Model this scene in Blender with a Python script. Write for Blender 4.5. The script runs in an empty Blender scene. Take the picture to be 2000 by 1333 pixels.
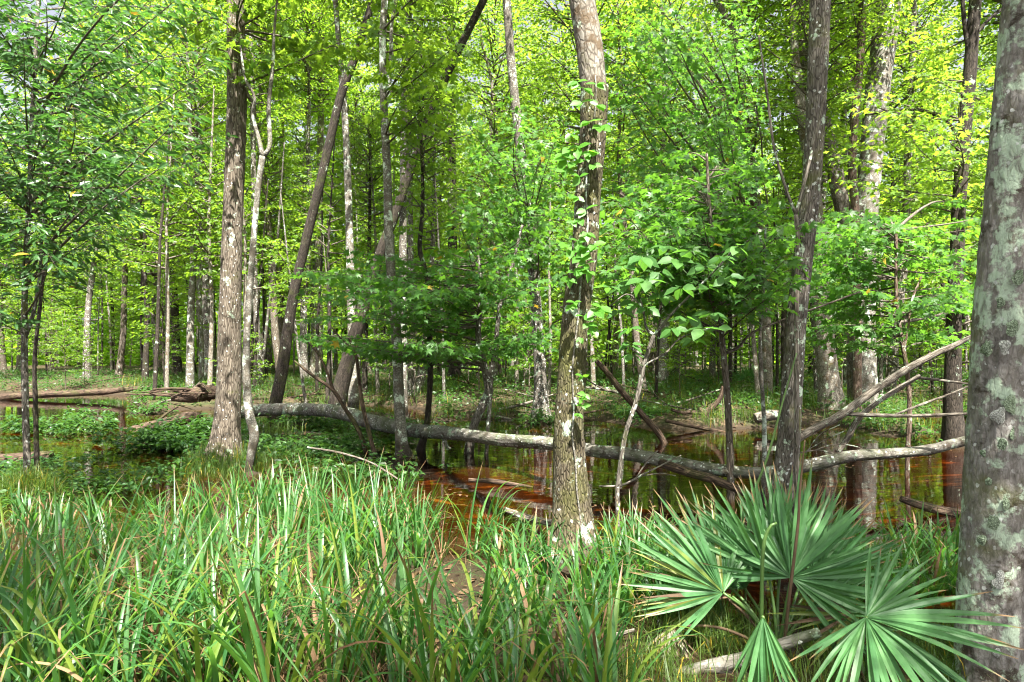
import bpy, math, random
import numpy as np
from mathutils import Vector, Matrix

# ------------------------------------------------------------------ camera, sky, sun, exposure
scene = bpy.context.scene
CAM_H, FPX, HOR = 1.7, 1333.0, 690.0          # eye height, focal length in photo pixels, horizon row
cam_d = bpy.data.cameras.new('camera')
cam = bpy.data.objects.new('camera', cam_d)
scene.collection.objects.link(cam)
cam.location = (0, 0, CAM_H)
cam.rotation_euler = (math.radians(90), 0, 0)
cam_d.sensor_width = 36.0
cam_d.lens = 24.0
cam_d.shift_y = (HOR - 666.5) / 2000.0
cam_d.clip_start = 0.05
cam_d.clip_end = 2000
scene.camera = cam

SUN_EL, SUN_AZ = 61.0, 166.0                   # azimuth clockwise from +Y (view direction)
world = bpy.data.worlds.new('World')
scene.world = world
world.use_nodes = True
wn = world.node_tree
sky = wn.nodes.new('ShaderNodeTexSky')
sky.sky_type = 'NISHITA'
sky.sun_disc = False
sky.dust_density = 5.0
sky.air_density = 0.6
sky.ozone_density = 0.5
sky.sun_elevation = math.radians(SUN_EL)
sky.sun_rotation = math.radians(SUN_AZ)
bg = wn.nodes['Background']
bg.inputs['Strength'].default_value = 0.06
hs_ = wn.nodes.new('ShaderNodeHueSaturation')          # thin bright summer haze over the whole sky
hs_.inputs['Saturation'].default_value = 0.4
hs_.inputs['Value'].default_value = 1.15
wn.links.new(sky.outputs[0], hs_.inputs['Color'])
wn.links.new(hs_.outputs[0], bg.inputs['Color'])

sun_d = bpy.data.lights.new('sun', 'SUN')
sun_d.energy = 5.0
sun_d.angle = math.radians(0.53)
sun_d.color = (1.0, 0.95, 0.86)
sun = bpy.data.objects.new('sun', sun_d)
scene.collection.objects.link(sun)
_a, _e = math.radians(SUN_AZ), math.radians(SUN_EL)
to_sun = Vector((math.sin(_a) * math.cos(_e), math.cos(_a) * math.cos(_e), math.sin(_e)))
sun.rotation_euler = to_sun.to_track_quat('Z', 'Y').to_euler()
sun.location = (6, -12, 30)

vs = scene.view_settings
vs.view_transform = 'Standard'
vs.look = 'None'
vs.exposure = 2.58
vs.gamma = 1.0
vs.use_curve_mapping = False
scene.render.engine = 'CYCLES'
cy = scene.cycles
cy.max_bounces = 6
cy.diffuse_bounces = 2
cy.glossy_bounces = 2
cy.transmission_bounces = 3
cy.use_adaptive_sampling = True
cy.adaptive_threshold = 0.02
cy.transparent_max_bounces = 8
cy.caustics_reflective = False
cy.caustics_refractive = False
cy.sample_clamp_indirect = 6.0
cy.use_denoising = True
cy.filter_width = 1.1

COL = scene.collection
R = np.random.default_rng(7)

# ------------------------------------------------------------------ helpers
def P(px, py, d):
    """photo pixel + distance in metres -> world point"""
    return np.array([(px - 1000.0) / FPX * d, d, CAM_H - (py - HOR) / FPX * d])

def unit(v):
    v = np.asarray(v, float)
    n = np.linalg.norm(v, axis=-1, keepdims=True)
    return v / np.where(n < 1e-9, 1, n)

def make_mesh(name, verts, faces, mats, mat_idx=None, smooth=True, attr=None):
    """verts (N,3); faces: one int array (M,k) or a list of such arrays"""
    me = bpy.data.meshes.new(name)
    verts = np.asarray(verts, np.float32)
    fl = faces if isinstance(faces, list) else [faces]
    fl = [np.asarray(f, np.int32) for f in fl if len(f)]
    me.vertices.add(len(verts))
    me.vertices.foreach_set('co', verts.ravel())
    tot = np.concatenate([np.full(len(f), f.shape[1], np.int32) for f in fl])
    loops = np.concatenate([f.ravel() for f in fl])
    me.loops.add(len(loops))
    me.loops.foreach_set('vertex_index', loops)
    me.polygons.add(len(tot))
    starts = np.concatenate([[0], np.cumsum(tot)[:-1]]).astype(np.int32)
    me.polygons.foreach_set('loop_start', starts)
    me.polygons.foreach_set('loop_total', tot)
    if mat_idx is not None:
        me.polygons.foreach_set('material_index', np.asarray(mat_idx, np.int32))
    me.polygons.foreach_set('use_smooth', np.full(len(tot), smooth, bool))
    for m in (mats if isinstance(mats, (list, tuple)) else [mats]):
        me.materials.append(m)
    if attr is not None:
        a = me.attributes.new('bark', 'FLOAT_VECTOR', 'POINT')
        a.data.foreach_set('vector', np.asarray(attr, np.float32).ravel())
    me.update(calc_edges=True)
    return me

def link(name, data, parent=None):
    o = bpy.data.objects.new(name, data)
    COL.objects.link(o)
    if parent is not None:
        o.parent = parent
    return o

def tag(o, label=None, cat=None, group=None, kind=None):
    if label: o['label'] = label
    if cat: o['category'] = cat
    if group: o['group'] = group
    if kind: o['kind'] = kind
    return o

def thing(name, label, cat, loc, group=None):
    o = link(name, None)
    o.location = loc
    o.empty_display_size = 0.1
    return tag(o, label, cat, group)

def catmull(pts, n_per=8):
    pts = np.asarray(pts, float)
    if len(pts) < 3:
        t = np.linspace(0, 1, n_per + 1)[:, None]
        return pts[0] * (1 - t) + pts[-1] * t
    ext = np.vstack([2 * pts[0] - pts[1], pts, 2 * pts[-1] - pts[-2]])
    out = []
    for i in range(1, len(ext) - 2):
        p0, p1, p2, p3 = ext[i - 1:i + 3]
        t = np.linspace(0, 1, n_per, endpoint=False)[:, None]
        out.append(0.5 * (2 * p1 + (p2 - p0) * t + (2 * p0 - 5 * p1 + 4 * p2 - p3) * t**2 + (3 * p1 - p0 - 3 * p2 + p3) * t**3))
    out.append(pts[-1][None])
    return np.vstack(out)

def resample(path, step):
    seg = np.linalg.norm(np.diff(path[:, :3], axis=0), axis=1)
    s = np.concatenate([[0], np.cumsum(seg)])
    n = max(2, int(s[-1] / step) + 1)
    t = np.linspace(0, s[-1], n)
    return np.stack([np.interp(t, s, path[:, k]) for k in range(path.shape[1])], 1), t

def tube(path4, segs=8, step=0.1, rough=0.0, seed=0, cap=True, lumps=0.0, flare=0.0, flare_k=0.25):
    """path4: (N,4) x,y,z,radius. returns verts, [quads, tris], bark attr"""
    p, l = resample(np.asarray(path4, float), step)
    c, r = p[:, :3], np.maximum(p[:, 3], 0.0008)
    tan = unit(np.gradient(c, axis=0))
    ref = np.array([1.0, 0, 0]) if abs(tan[0][0]) < 0.8 else np.array([0, 1.0, 0])
    N = np.zeros_like(c)
    u = unit(ref - tan[0] * np.dot(ref, tan[0]))
    for i in range(len(c)):
        u = unit(u - tan[i] * np.dot(u, tan[i]))
        N[i] = u
    B = np.cross(tan, N)
    th = np.arange(segs) / segs * 2 * math.pi
    rr = np.repeat(r[:, None], segs, 1)
    rg = np.random.default_rng(seed + 11)
    if rough > 0:
        f = np.zeros((len(c), segs))
        L, T = l[:, None], th[None, :]
        for k in range(14):
            m = rg.integers(5, max(7, segs // 3))
            f += np.abs(np.sin(m * 0.5 * T * 2 + rg.uniform(0, 6.28) + 1.6 * np.sin(L * rg.uniform(1.5, 9) + rg.uniform(0, 6.28)) + 0.6 * np.sin(L * rg.uniform(10, 30)))) - 0.6
        rr = rr + rough * f / 6.0
    if flare > 0:
        L, T = l[:, None], th[None, :]
        nr = rg.integers(4, 7)
        lob = 0.55 + 0.45 * np.sin(nr * T + rg.uniform(0, 6.28) + 0.7 * np.sin(2 * T + rg.uniform(0, 6.28)))
        rr = rr * (1 + flare * np.exp(-np.maximum(L - 0.12, 0) / flare_k) * (0.35 + 0.65 * lob))
    if lumps > 0:
        L, T = l[:, None], th[None, :]
        f = 0
        for k in range(5):
            f = f + np.sin(rg.integers(1, 4) * T + rg.uniform(0, 6.28) + L * rg.uniform(-2.5, 2.5)) * np.sin(L * rg.uniform(0.6, 4) + rg.uniform(0, 6.28))
        rr = rr * (1 + lumps * f / 3)
    V = c[:, None, :] + rr[:, :, None] * (np.cos(th)[None, :, None] * N[:, None, :] + np.sin(th)[None, :, None] * B[:, None, :])
    A = np.stack([np.broadcast_to(np.cos(th)[None] * r[:, None], rr.shape), np.broadcast_to(np.sin(th)[None] * r[:, None], rr.shape), np.broadcast_to(l[:, None], rr.shape)], 2)
    A = A + np.array([seed * 1.37 % 9, seed * 0.73 % 7, 0])
    n = len(c)
    i = np.arange(n - 1)[:, None] * segs
    j = np.arange(segs)[None]
    j2 = (j + 1) % segs
    Q = np.stack([i + j, i + j2, i + segs + j2, i + segs + j], 2).reshape(-1, 4)
    V = V.reshape(-1, 3); A = A.reshape(-1, 3)
    F = [Q]
    if cap:
        e0, e1 = len(V), len(V) + 1
        V = np.vstack([V, c[0], c[-1]])
        A = np.vstack([A, A[0], A[-2]])
        jj = np.arange(segs)
        t0 = np.stack([np.full(segs, e0), (jj + 1) % segs, jj], 1)
        b = (n - 1) * segs
        t1 = np.stack([np.full(segs, e1), b + jj, b + (jj + 1) % segs], 1)
        F.append(np.vstack([t0, t1]))
    return V, F, A

def join_geo(parts):
    """parts: list of (V, [F...], A) -> one"""
    Vs, As, fd, off = [], [], {}, 0
    for V, F, A in parts:
        Vs.append(V); As.append(A)
        for f in F:
            fd.setdefault(f.shape[1], []).append(f + off)
        off += len(V)
    return np.vstack(Vs), [np.vstack(v) for v in fd.values()], np.vstack(As)

# ------------------------------------------------------------------ materials
def mat_new(name):
    m = bpy.data.materials.new(name)
    m.use_nodes = True
    nt = m.node_tree
    for n in list(nt.nodes):
        nt.nodes.remove(n)
    out = nt.nodes.new('ShaderNodeOutputMaterial')
    return m, nt, out

def nd(nt, typ, **kw):
    n = nt.nodes.new(typ)
    for k, v in kw.items():
        if k.startswith('i_'):
            key = k[2:]
            n.inputs[int(key) if key.isdigit() else key.replace('_', ' ')].default_value = v
        else:
            setattr(n, k, v)
    return n

def ramp(nt, fac, stops):
    n = nt.nodes.new('ShaderNodeValToRGB')
    el = n.color_ramp.elements
    while len(el) < len(stops):
        el.new(0.5)
    for e, (p, c) in zip(el, stops):
        e.position = p
        e.color = (c, c, c, 1) if isinstance(c, (int, float)) else (*c, 1)
    nt.links.new(fac, n.inputs[0])
    return n.outputs[0]

def mixc(nt, fac, a, b, mode='MIX'):
    n = nt.nodes.new('ShaderNodeMix')
    n.data_type = 'RGBA'
    n.blend_type = mode
    for sock, v in ((n.inputs[0], fac), (n.inputs[6], a), (n.inputs[7], b)):
        if isinstance(v, bpy.types.NodeSocket):
            nt.links.new(v, sock)
        elif isinstance(v, (int, float)):
            sock.default_value = v
        else:
            sock.default_value = (*v, 1)
    return n.outputs[2]

def mth(nt, op, a, b=None):
    n = nt.nodes.new('ShaderNodeMath')
    n.operation = op
    for i, v in enumerate((a, b)):
        if v is None: continue
        if isinstance(v, bpy.types.NodeSocket): nt.links.new(v, n.inputs[i])
        else: n.inputs[i].default_value = v
    return n.outputs[0]

def leaf_mat(name, c_lo, c_hi, trans, tfac=0.45, rough=0.45, spec=0.4, hue_var=0.5, yellow=0.0, obj_var=0.35, tip=0.0):
    m, nt, out = mat_new(name)
    geo = nd(nt, 'ShaderNodeNewGeometry')
    oi = nd(nt, 'ShaderNodeObjectInfo')
    rnd = mth(nt, 'FRACT', mth(nt, 'ADD', geo.outputs['Random Per Island'], mth(nt, 'MULTIPLY', oi.outputs['Random'], 7.31)))
    r2 = mth(nt, 'ADD', mth(nt, 'MULTIPLY', rnd, 1 - obj_var), mth(nt, 'MULTIPLY', oi.outputs['Random'], obj_var))
    col = ramp(nt, r2, [(0.0, c_lo), (1.0, c_hi)])
    tc = mixc(nt, r2, trans, tuple(min(1, x * 1.3) for x in trans))
    if yellow > 0:
        y = mth(nt, 'GREATER_THAN', rnd, 1 - yellow)
        col = mixc(nt, y, col, (0.35, 0.27, 0.03))
        tc = mixc(nt, y, tc, (0.45, 0.30, 0.03))
    if tip > 0:
        at = nd(nt, 'ShaderNodeAttribute', attribute_name='bark')
        sp = nd(nt, 'ShaderNodeSeparateXYZ')
        nt.links.new(at.outputs['Vector'], sp.inputs[0])
        tt = mth(nt, 'SUBTRACT', sp.outputs['X'], mth(nt, 'MULTIPLY', rnd, tip))
        tf = ramp(nt, tt, [(0.90 - tip, 0.0), (0.96 - tip * 0.8, 1.0)])
        col = mixc(nt, tf, col, (0.22, 0.14, 0.07))
        tc = mixc(nt, tf, tc, (0.22, 0.13, 0.05))
    tcoord = nd(nt, 'ShaderNodeTexCoord')
    nz = nd(nt, 'ShaderNodeTexNoise', i_Scale=18.0, i_Detail=2.0)
    nt.links.new(tcoord.outputs['Object'], nz.inputs['Vector'])
    col = mixc(nt, 0.5, col, ramp(nt, nz.outputs['Fac'], [(0.3, 0.55), (0.7, 1.0)]), 'MULTIPLY')
    bs = nd(nt, 'ShaderNodeBsdfPrincipled', i_Roughness=rough)
    bs.inputs['Specular IOR Level'].default_value = spec
    nt.links.new(col, bs.inputs['Base Color'])
    tr = nd(nt, 'ShaderNodeBsdfTranslucent')
    nt.links.new(tc, tr.inputs['Color'])
    mx = nd(nt, 'ShaderNodeMixShader')
    mx.inputs[0].default_value = tfac
    nt.links.new(bs.outputs[0], mx.inputs[1])
    nt.links.new(tr.outputs[0], mx.inputs[2])
    nt.links.new(mx.outputs[0], out.inputs[0])
    return m

def bark_mat(name, dark, mid, light, fs=26.0, stretch=0.22, bump=0.5, lichen=0.0, lichen_c=(0.42, 0.52, 0.40), white=0.0,
             moss=0.0, moss_c=(0.09, 0.10, 0.02), wet=0.0, blotch=0.0, blotch_c=(0.05, 0.04, 0.03), dist=0.02, crack=0.28):
    m, nt, out = mat_new(name)
    at = nd(nt, 'ShaderNodeAttribute', attribute_name='bark')
    vec = at.outputs['Vector']
    mp = nd(nt, 'ShaderNodeMapping')
    mp.inputs['Scale'].default_value = (1, 1, stretch)
    nt.links.new(vec, mp.inputs['Vector'])
    n1 = nd(nt, 'ShaderNodeTexNoise', i_Scale=fs, i_Detail=7.0, i_Roughness=0.62, i_Distortion=0.4)
    nt.links.new(mp.outputs[0], n1.inputs['Vector'])
    n2 = nd(nt, 'ShaderNodeTexNoise', i_Scale=3.1, i_Detail=4.0, i_Roughness=0.6)
    nt.links.new(vec, n2.inputs['Vector'])
    vo = nd(nt, 'ShaderNodeTexVoronoi', i_Scale=fs * 1.5)
    vo.feature = 'DISTANCE_TO_EDGE'
    nt.links.new(mp.outputs[0], vo.inputs['Vector'])
    crk = ramp(nt, vo.outputs['Distance'], [(0.0, 0.0), (0.16, 1.0)])
    h = mth(nt, 'ADD', mth(nt, 'MULTIPLY', n1.outputs['Fac'], 0.8), mth(nt, 'ADD', mth(nt, 'MULTIPLY', crk, crack), 0.28 - crack))
    col = ramp(nt, h, [(0.36, dark), (0.62, mid), (0.86, light)])
    col = mixc(nt, 0.55, col, ramp(nt, n2.outputs['Fac'], [(0.3, 0.55), (0.7, 1.0)]), 'MULTIPLY')
    if blotch > 0:
        nb = nd(nt, 'ShaderNodeTexNoise', i_Scale=6.0, i_Detail=5.0, i_Roughness=0.65)
        mb = nd(nt, 'ShaderNodeMapping'); mb.inputs['Scale'].default_value = (0.8, 0.8, 1.1); mb.inputs['Location'].default_value = (3, 8, 1)
        nt.links.new(vec, mb.inputs['Vector']); nt.links.new(mb.outputs[0], nb.inputs['Vector'])
        col = mixc(nt, ramp(nt, nb.outputs['Fac'], [(0.60 - 0.16 * blotch, 0.0), (0.68 - 0.16 * blotch, 1.0)]), col, blotch_c)
    if moss > 0:
        nm = nd(nt, 'ShaderNodeTexNoise', i_Scale=2.3, i_Detail=8.0, i_Roughness=0.7)
        mm = nd(nt, 'ShaderNodeMapping'); mm.inputs['Location'].default_value = (5, 1, 9)
        nt.links.new(vec, mm.inputs['Vector']); nt.links.new(mm.outputs[0], nm.inputs['Vector'])
        col = mixc(nt, ramp(nt, nm.outputs['Fac'], [(0.62 - 0.25 * moss, 0.0), (0.80 - 0.25 * moss, 0.85)]), col, moss_c)
    if lichen > 0:
        nl = nd(nt, 'ShaderNodeTexNoise', i_Scale=5.5, i_Detail=9.0, i_Roughness=0.68)
        ml = nd(nt, 'ShaderNodeMapping'); ml.inputs['Location'].default_value = (1, 7, 2)
        nt.links.new(vec, ml.inputs['Vector']); nt.links.new(ml.outputs[0], nl.inputs['Vector'])
        lf = ramp(nt, nl.outputs['Fac'], [(0.64 - 0.18 * lichen, 0.0), (0.69 - 0.18 * lichen, 1.0)])
        sp = ramp(nt, n1.outputs['Fac'], [(0.34, 0.25), (0.5, 1.0)])
        lf = mth(nt, 'MULTIPLY', lf, sp)
        col = mixc(nt, lf, col, mixc(nt, n2.outputs['Fac'], lichen_c, tuple(min(1, c * 1.25) for c in lichen_c)))
    if white > 0:
        vw = nd(nt, 'ShaderNodeTexVoronoi', i_Scale=17.0)
        nt.links.new(vec, vw.inputs['Vector'])
        nw = nd(nt, 'ShaderNodeTexNoise', i_Scale=60.0, i_Detail=3.0)
        nt.links.new(vec, nw.inputs['Vector'])
        dsum = mth(nt, 'ADD', vw.outputs['Distance'], mth(nt, 'MULTIPLY', mth(nt, 'SUBTRACT', nw.outputs['Fac'], 0.5), 0.5))
        wf = ramp(nt, dsum, [(0.10 + 0.16 * white, 1.0), (0.15 + 0.16 * white, 0.0)])
        wf = mth(nt, 'MULTIPLY', wf, ramp(nt, n2.outputs['Fac'], [(0.42, 0.0), (0.55, 1.0)]))
        col = mixc(nt, wf, col, (0.55, 0.57, 0.54))
    rough = 0.9
    if wet > 0:
        pos = nd(nt, 'ShaderNodeNewGeometry')
        sx = nd(nt, 'ShaderNodeSeparateXYZ')
        nt.links.new(pos.outputs['Position'], sx.inputs[0])
        zz = mth(nt, 'ADD', sx.outputs['Z'], mth(nt, 'MULTIPLY', mth(nt, 'SUBTRACT', n2.outputs['Fac'], 0.5), 0.35))
        wf = ramp(nt, zz, [(max(0.0, wet - 0.05), 0.85), (wet + 0.07, 0.0)])
        col = mixc(nt, wf, col, (0.018, 0.013, 0.009))
    bs = nd(nt, 'ShaderNodeBsdfPrincipled', i_Roughness=rough)
    bs.inputs['Specular IOR Level'].default_value = 0.25
    nt.links.new(col, bs.inputs['Base Color'])
    bp = nd(nt, 'ShaderNodeBump', i_Strength=bump, i_Distance=dist)
    nt.links.new(h, bp.inputs['Height'])
    nt.links.new(bp.outputs[0], bs.inputs['Normal'])
    nt.links.new(bs.outputs[0], out.inputs[0])
    return m

M = {}
M['bark_lichen'] = bark_mat('bark_grey_lichen', (0.055, 0.047, 0.040), (0.18, 0.165, 0.148), (0.36, 0.345, 0.325), fs=30, stretch=0.42, bump=1.0, lichen=0.70, lichen_c=(0.33, 0.41, 0.31), white=0.25, moss=0.42, blotch=0.3, crack=0.07)
M['bark_moss'] = bark_mat('bark_mossy_brown', (0.022, 0.017, 0.010), (0.085, 0.068, 0.042), (0.20, 0.175, 0.13), fs=34, stretch=0.26, bump=1.0, crack=0.24, dist=0.03, lichen=0.42, lichen_c=(0.34, 0.42, 0.33), moss=0.85, moss_c=(0.075, 0.078, 0.02), white=0.25, wet=0.10)
M['bark_upper'] = bark_mat('bark_pale_smooth', (0.07, 0.058, 0.045), (0.18, 0.16, 0.13), (0.30, 0.285, 0.25), fs=20, stretch=0.4, bump=0.4, lichen=0.3, moss=0.3, blotch=0.35, blotch_c=(0.09, 0.065, 0.04))
M['bark_brown'] = bark_mat('bark_brown_furrowed', (0.04, 0.031, 0.022), (0.135, 0.11, 0.084), (0.26, 0.225, 0.18), fs=34, stretch=0.14, bump=1.0, lichen=0.15, moss=0.25, white=0.2)
M['bark_dark'] = bark_mat('bark_dark_wet', (0.009, 0.007, 0.005), (0.032, 0.025, 0.019), (0.085, 0.07, 0.055), fs=28, stretch=0.2, bump=0.8, moss=0.3, moss_c=(0.05, 0.06, 0.015), lichen=0.15, wet=0.2)
M['bark_grey'] = bark_mat('bark_grey_fine', (0.04, 0.034, 0.027), (0.125, 0.11, 0.092), (0.25, 0.23, 0.20), fs=34, stretch=0.18, bump=0.8, lichen=0.35, white=0.7, moss=0.25, wet=0.12)
M['bark_pale'] = bark_mat('bark_pale_grey', (0.07, 0.062, 0.05), (0.17, 0.16, 0.135), (0.30, 0.29, 0.26), fs=18, stretch=0.9, bump=0.35, lichen=0.5, lichen_c=(0.45, 0.52, 0.44), blotch=0.65, blotch_c=(0.10, 0.085, 0.065), moss=0.15, wet=0.22)
M['bark_red'] = bark_mat('bark_reddish', (0.04, 0.026, 0.018), (0.14, 0.095, 0.07), (0.25, 0.20, 0.16), fs=26, stretch=0.2, bump=0.8, lichen=0.35, moss=0.2)
M['log'] = bark_mat('bark_fallen_log', (0.035, 0.031, 0.024), (0.13, 0.12, 0.10), (0.27, 0.26, 0.23), fs=22, stretch=0.3, bump=0.9, crack=0.12, lichen=0.42, lichen_c=(0.20, 0.27, 0.19), moss=0.65, moss_c=(0.05, 0.065, 0.025), blotch=0.4, white=0.4)
M['deadwood'] = bark_mat('dead_grey_wood', (0.045, 0.036, 0.027), (0.15, 0.13, 0.105), (0.30, 0.275, 0.24), fs=40, stretch=0.1, bump=0.5, lichen=0.35, blotch=0.25)
M['rotten'] = bark_mat('rotten_wood', (0.016, 0.011, 0.008), (0.07, 0.045, 0.03), (0.17, 0.12, 0.085), fs=26, stretch=0.1, bump=1.0, moss=0.45, moss_c=(0.05, 0.06, 0.015))
M['twig'] = bark_mat('twig_bark', (0.04, 0.033, 0.025), (0.12, 0.10, 0.08), (0.24, 0.21, 0.17), fs=40, stretch=0.3, bump=0.3)

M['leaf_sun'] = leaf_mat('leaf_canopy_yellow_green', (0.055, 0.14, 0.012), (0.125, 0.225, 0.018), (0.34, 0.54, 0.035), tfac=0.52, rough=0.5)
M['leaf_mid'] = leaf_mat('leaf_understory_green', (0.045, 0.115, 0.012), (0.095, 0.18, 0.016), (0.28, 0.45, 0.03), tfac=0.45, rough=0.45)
M['leaf_maple'] = leaf_mat('leaf_maple_deep_green', (0.028, 0.095, 0.018), (0.065, 0.155, 0.028), (0.15, 0.36, 0.03), tfac=0.42, rough=0.45, spec=0.35, yellow=0.004)
M['leaf_bay'] = leaf_mat('leaf_bay_glossy', (0.02, 0.065, 0.018), (0.048, 0.115, 0.028), (0.09, 0.24, 0.03), tfac=0.32, rough=0.34, spec=0.5, yellow=0.008)
M['leaf_big'] = leaf_mat('leaf_sapling_broad', (0.035, 0.11, 0.024), (0.07, 0.17, 0.034), (0.14, 0.34, 0.04), tfac=0.40, rough=0.5, spec=0.35)
M['leaf_vine'] = leaf_mat('leaf_creeper_bright', (0.055, 0.17, 0.018), (0.09, 0.24, 0.026), (0.22, 0.50, 0.03), tfac=0.48, rough=0.42)
M['leaf_cover'] = leaf_mat('leaf_ground_cover', (0.016, 0.058, 0.016), (0.055, 0.125, 0.022), (0.11, 0.26, 0.03), tfac=0.33, rough=0.42)
M['grass'] = leaf_mat('grass_bank', (0.026, 0.07, 0.012), (0.085, 0.135, 0.022), (0.17, 0.28, 0.035), tfac=0.40, rough=0.5, yellow=0.05)
M['palm'] = leaf_mat('palmetto_leaf', (0.038, 0.125, 0.042), (0.085, 0.195, 0.066), (0.13, 0.33, 0.055), tfac=0.30, rough=0.48, spec=0.35, obj_var=0.6, tip=0.10)
M['palm_yellow'] = leaf_mat('palmetto_leaf_yellowing', (0.10, 0.16, 0.03), (0.20, 0.20, 0.05), (0.26, 0.30, 0.04), tfac=0.28, rough=0.45)
M['palm_dead'] = leaf_mat('palmetto_leaf_dead', (0.20, 0.165, 0.125), (0.36, 0.32, 0.26), (0.22, 0.16, 0.10), tfac=0.15, rough=0.75, spec=0.2)
M['palm_brown'] = leaf_mat('palmetto_leaf_brown', (0.07, 0.045, 0.027), (0.15, 0.10, 0.06), (0.14, 0.08, 0.04), tfac=0.15, rough=0.7, spec=0.2)
M['stalk'] = leaf_mat('palmetto_stalk', (0.06, 0.13, 0.03), (0.09, 0.16, 0.04), (0.1, 0.2, 0.03), tfac=0.1, rough=0.4)
M['sedge'] = leaf_mat('sedge_blade_green', (0.018, 0.08, 0.024), (0.07, 0.17, 0.038), (0.13, 0.33, 0.035), tfac=0.40, rough=0.40, spec=0.45, obj_var=0.6, tip=0.08)
M['sedge_yellow'] = leaf_mat('sedge_blade_yellowing', (0.07, 0.15, 0.02), (0.17, 0.22, 0.035), (0.28, 0.38, 0.045), tfac=0.40, rough=0.45, obj_var=0.6, tip=0.15)
M['sedge_dead'] = leaf_mat('sedge_blade_dead', (0.09, 0.048, 0.024), (0.26, 0.17, 0.095), (0.22, 0.13, 0.06), tfac=0.25, rough=0.65, spec=0.2)
M['litter'] = leaf_mat('leaf_litter', (0.045, 0.026, 0.013), (0.15, 0.095, 0.05), (0.08, 0.04, 0.02), tfac=0.12, rough=0.7, spec=0.2)

def ground_mat():
    m, nt, out = mat_new('swamp_soil')
    geo = nd(nt, 'ShaderNodeNewGeometry')
    sx = nd(nt, 'ShaderNodeSeparateXYZ')
    nt.links.new(geo.outputs['Position'], sx.inputs[0])
    n1 = nd(nt, 'ShaderNodeTexNoise', i_Scale=1.3, i_Detail=6.0, i_Roughness=0.6)
    n2 = nd(nt, 'ShaderNodeTexNoise', i_Scale=22.0, i_Detail=6.0, i_Roughness=0.65)
    vo = nd(nt, 'ShaderNodeTexVoronoi', i_Scale=14.0)
    for n in (n1, n2, vo):
        nt.links.new(geo.outputs['Position'], n.inputs['Vector'])
    silt = ramp(nt, n2.outputs['Fac'], [(0.3, (0.14, 0.095, 0.045)), (0.7, (0.34, 0.24, 0.12))])
    n3 = nd(nt, 'ShaderNodeTexNoise', i_Scale=3.4, i_Detail=5.0, i_Roughness=0.6)
    mp3 = nd(nt, 'ShaderNodeMapping'); mp3.inputs['Scale'].default_value = (0.45, 1.3, 1)
    nt.links.new(geo.outputs['Position'], mp3.inputs['Vector']); nt.links.new(mp3.outputs[0], n3.inputs['Vector'])
    silt = mixc(nt, ramp(nt, n3.outputs['Fac'], [(0.54, 1.0), (0.70, 0.0)]), silt, (0.025, 0.017, 0.009))
    lit = ramp(nt, vo.outputs['Color'], [(0.2, (0.022, 0.016, 0.010)), (0.5, (0.048, 0.034, 0.02)), (0.9, (0.095, 0.066, 0.038))])
    grn = ramp(nt, n2.outputs['Fac'], [(0.35, (0.018, 0.026, 0.009)), (0.7, (0.045, 0.06, 0.016))])
    soil = mixc(nt, ramp(nt, n1.outputs['Fac'], [(0.45, 0.0), (0.62, 0.75)]), lit, grn)
    zz = mth(nt, 'ADD', sx.outputs['Z'], mth(nt, 'MULTIPLY', mth(nt, 'SUBTRACT', n2.outputs['Fac'], 0.5), 0.06))
    mud = mixc(nt, ramp(nt, mth(nt, 'ADD', zz, 0.5), [(0.36, 0.0), (0.42, 1.0)]), silt, (0.028, 0.02, 0.012))
    col = mixc(nt, ramp(nt, mth(nt, 'ADD', zz, 0.5), [(0.53, 0.0), (0.62, 1.0)]), mud, soil)
    bs = nd(nt, 'ShaderNodeBsdfPrincipled', i_Roughness=0.9)
    bs.inputs['Specular IOR Level'].default_value = 0.2
    nt.links.new(col, bs.inputs['Base Color'])
    bp = nd(nt, 'ShaderNodeBump', i_Strength=0.7, i_Distance=0.03)
    nt.links.new(n2.outputs['Fac'], bp.inputs['Height'])
    nt.links.new(bp.outputs[0], bs.inputs['Normal'])
    nt.links.new(bs.outputs[0], out.inputs[0])
    return m

def water_mat():
    m, nt, out = mat_new('tannin_water')
    geo = nd(nt, 'ShaderNodeNewGeometry')
    nz = nd(nt, 'ShaderNodeTexNoise', i_Scale=2.2, i_Detail=3.0)
    mp = nd(nt, 'ShaderNodeMapping'); mp.inputs['Scale'].default_value = (0.6, 1.4, 1)
    nt.links.new(geo.outputs['Position'], mp.inputs['Vector'])
    nt.links.new(mp.outputs[0], nz.inputs['Vector'])
    bp = nd(nt, 'ShaderNodeBump', i_Strength=0.06, i_Distance=0.05)
    nt.links.new(nz.outputs['Fac'], bp.inputs['Height'])
    fr = nd(nt, 'ShaderNodeFresnel', i_IOR=1.33)
    tr = nd(nt, 'ShaderNodeBsdfTransparent')
    tr.inputs['Color'].default_value = (1, 1, 1, 1)
    gl = nd(nt, 'ShaderNodeBsdfGlossy', i_Roughness=0.015)
    gl.inputs['Color'].default_value = (1, 1, 1, 1)
    nt.links.new(bp.outputs[0], gl.inputs['Normal'])
    mx = nd(nt, 'ShaderNodeMixShader')
    nt.links.new(fr.outputs[0], mx.inputs[0])
    nt.links.new(tr.outputs[0], mx.inputs[1])
    nt.links.new(gl.outputs[0], mx.inputs[2])
    nt.links.new(mx.outputs[0], out.inputs[0])
    va = nd(nt, 'ShaderNodeVolumeAbsorption', i_Density=4.6)
    va.inputs['Color'].default_value = (0.82, 0.60, 0.20, 1)
    nt.links.new(va.outputs[0], out.inputs['Volume'])
    return m

M['ground'] = ground_mat()
M['water'] = water_mat()

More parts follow.
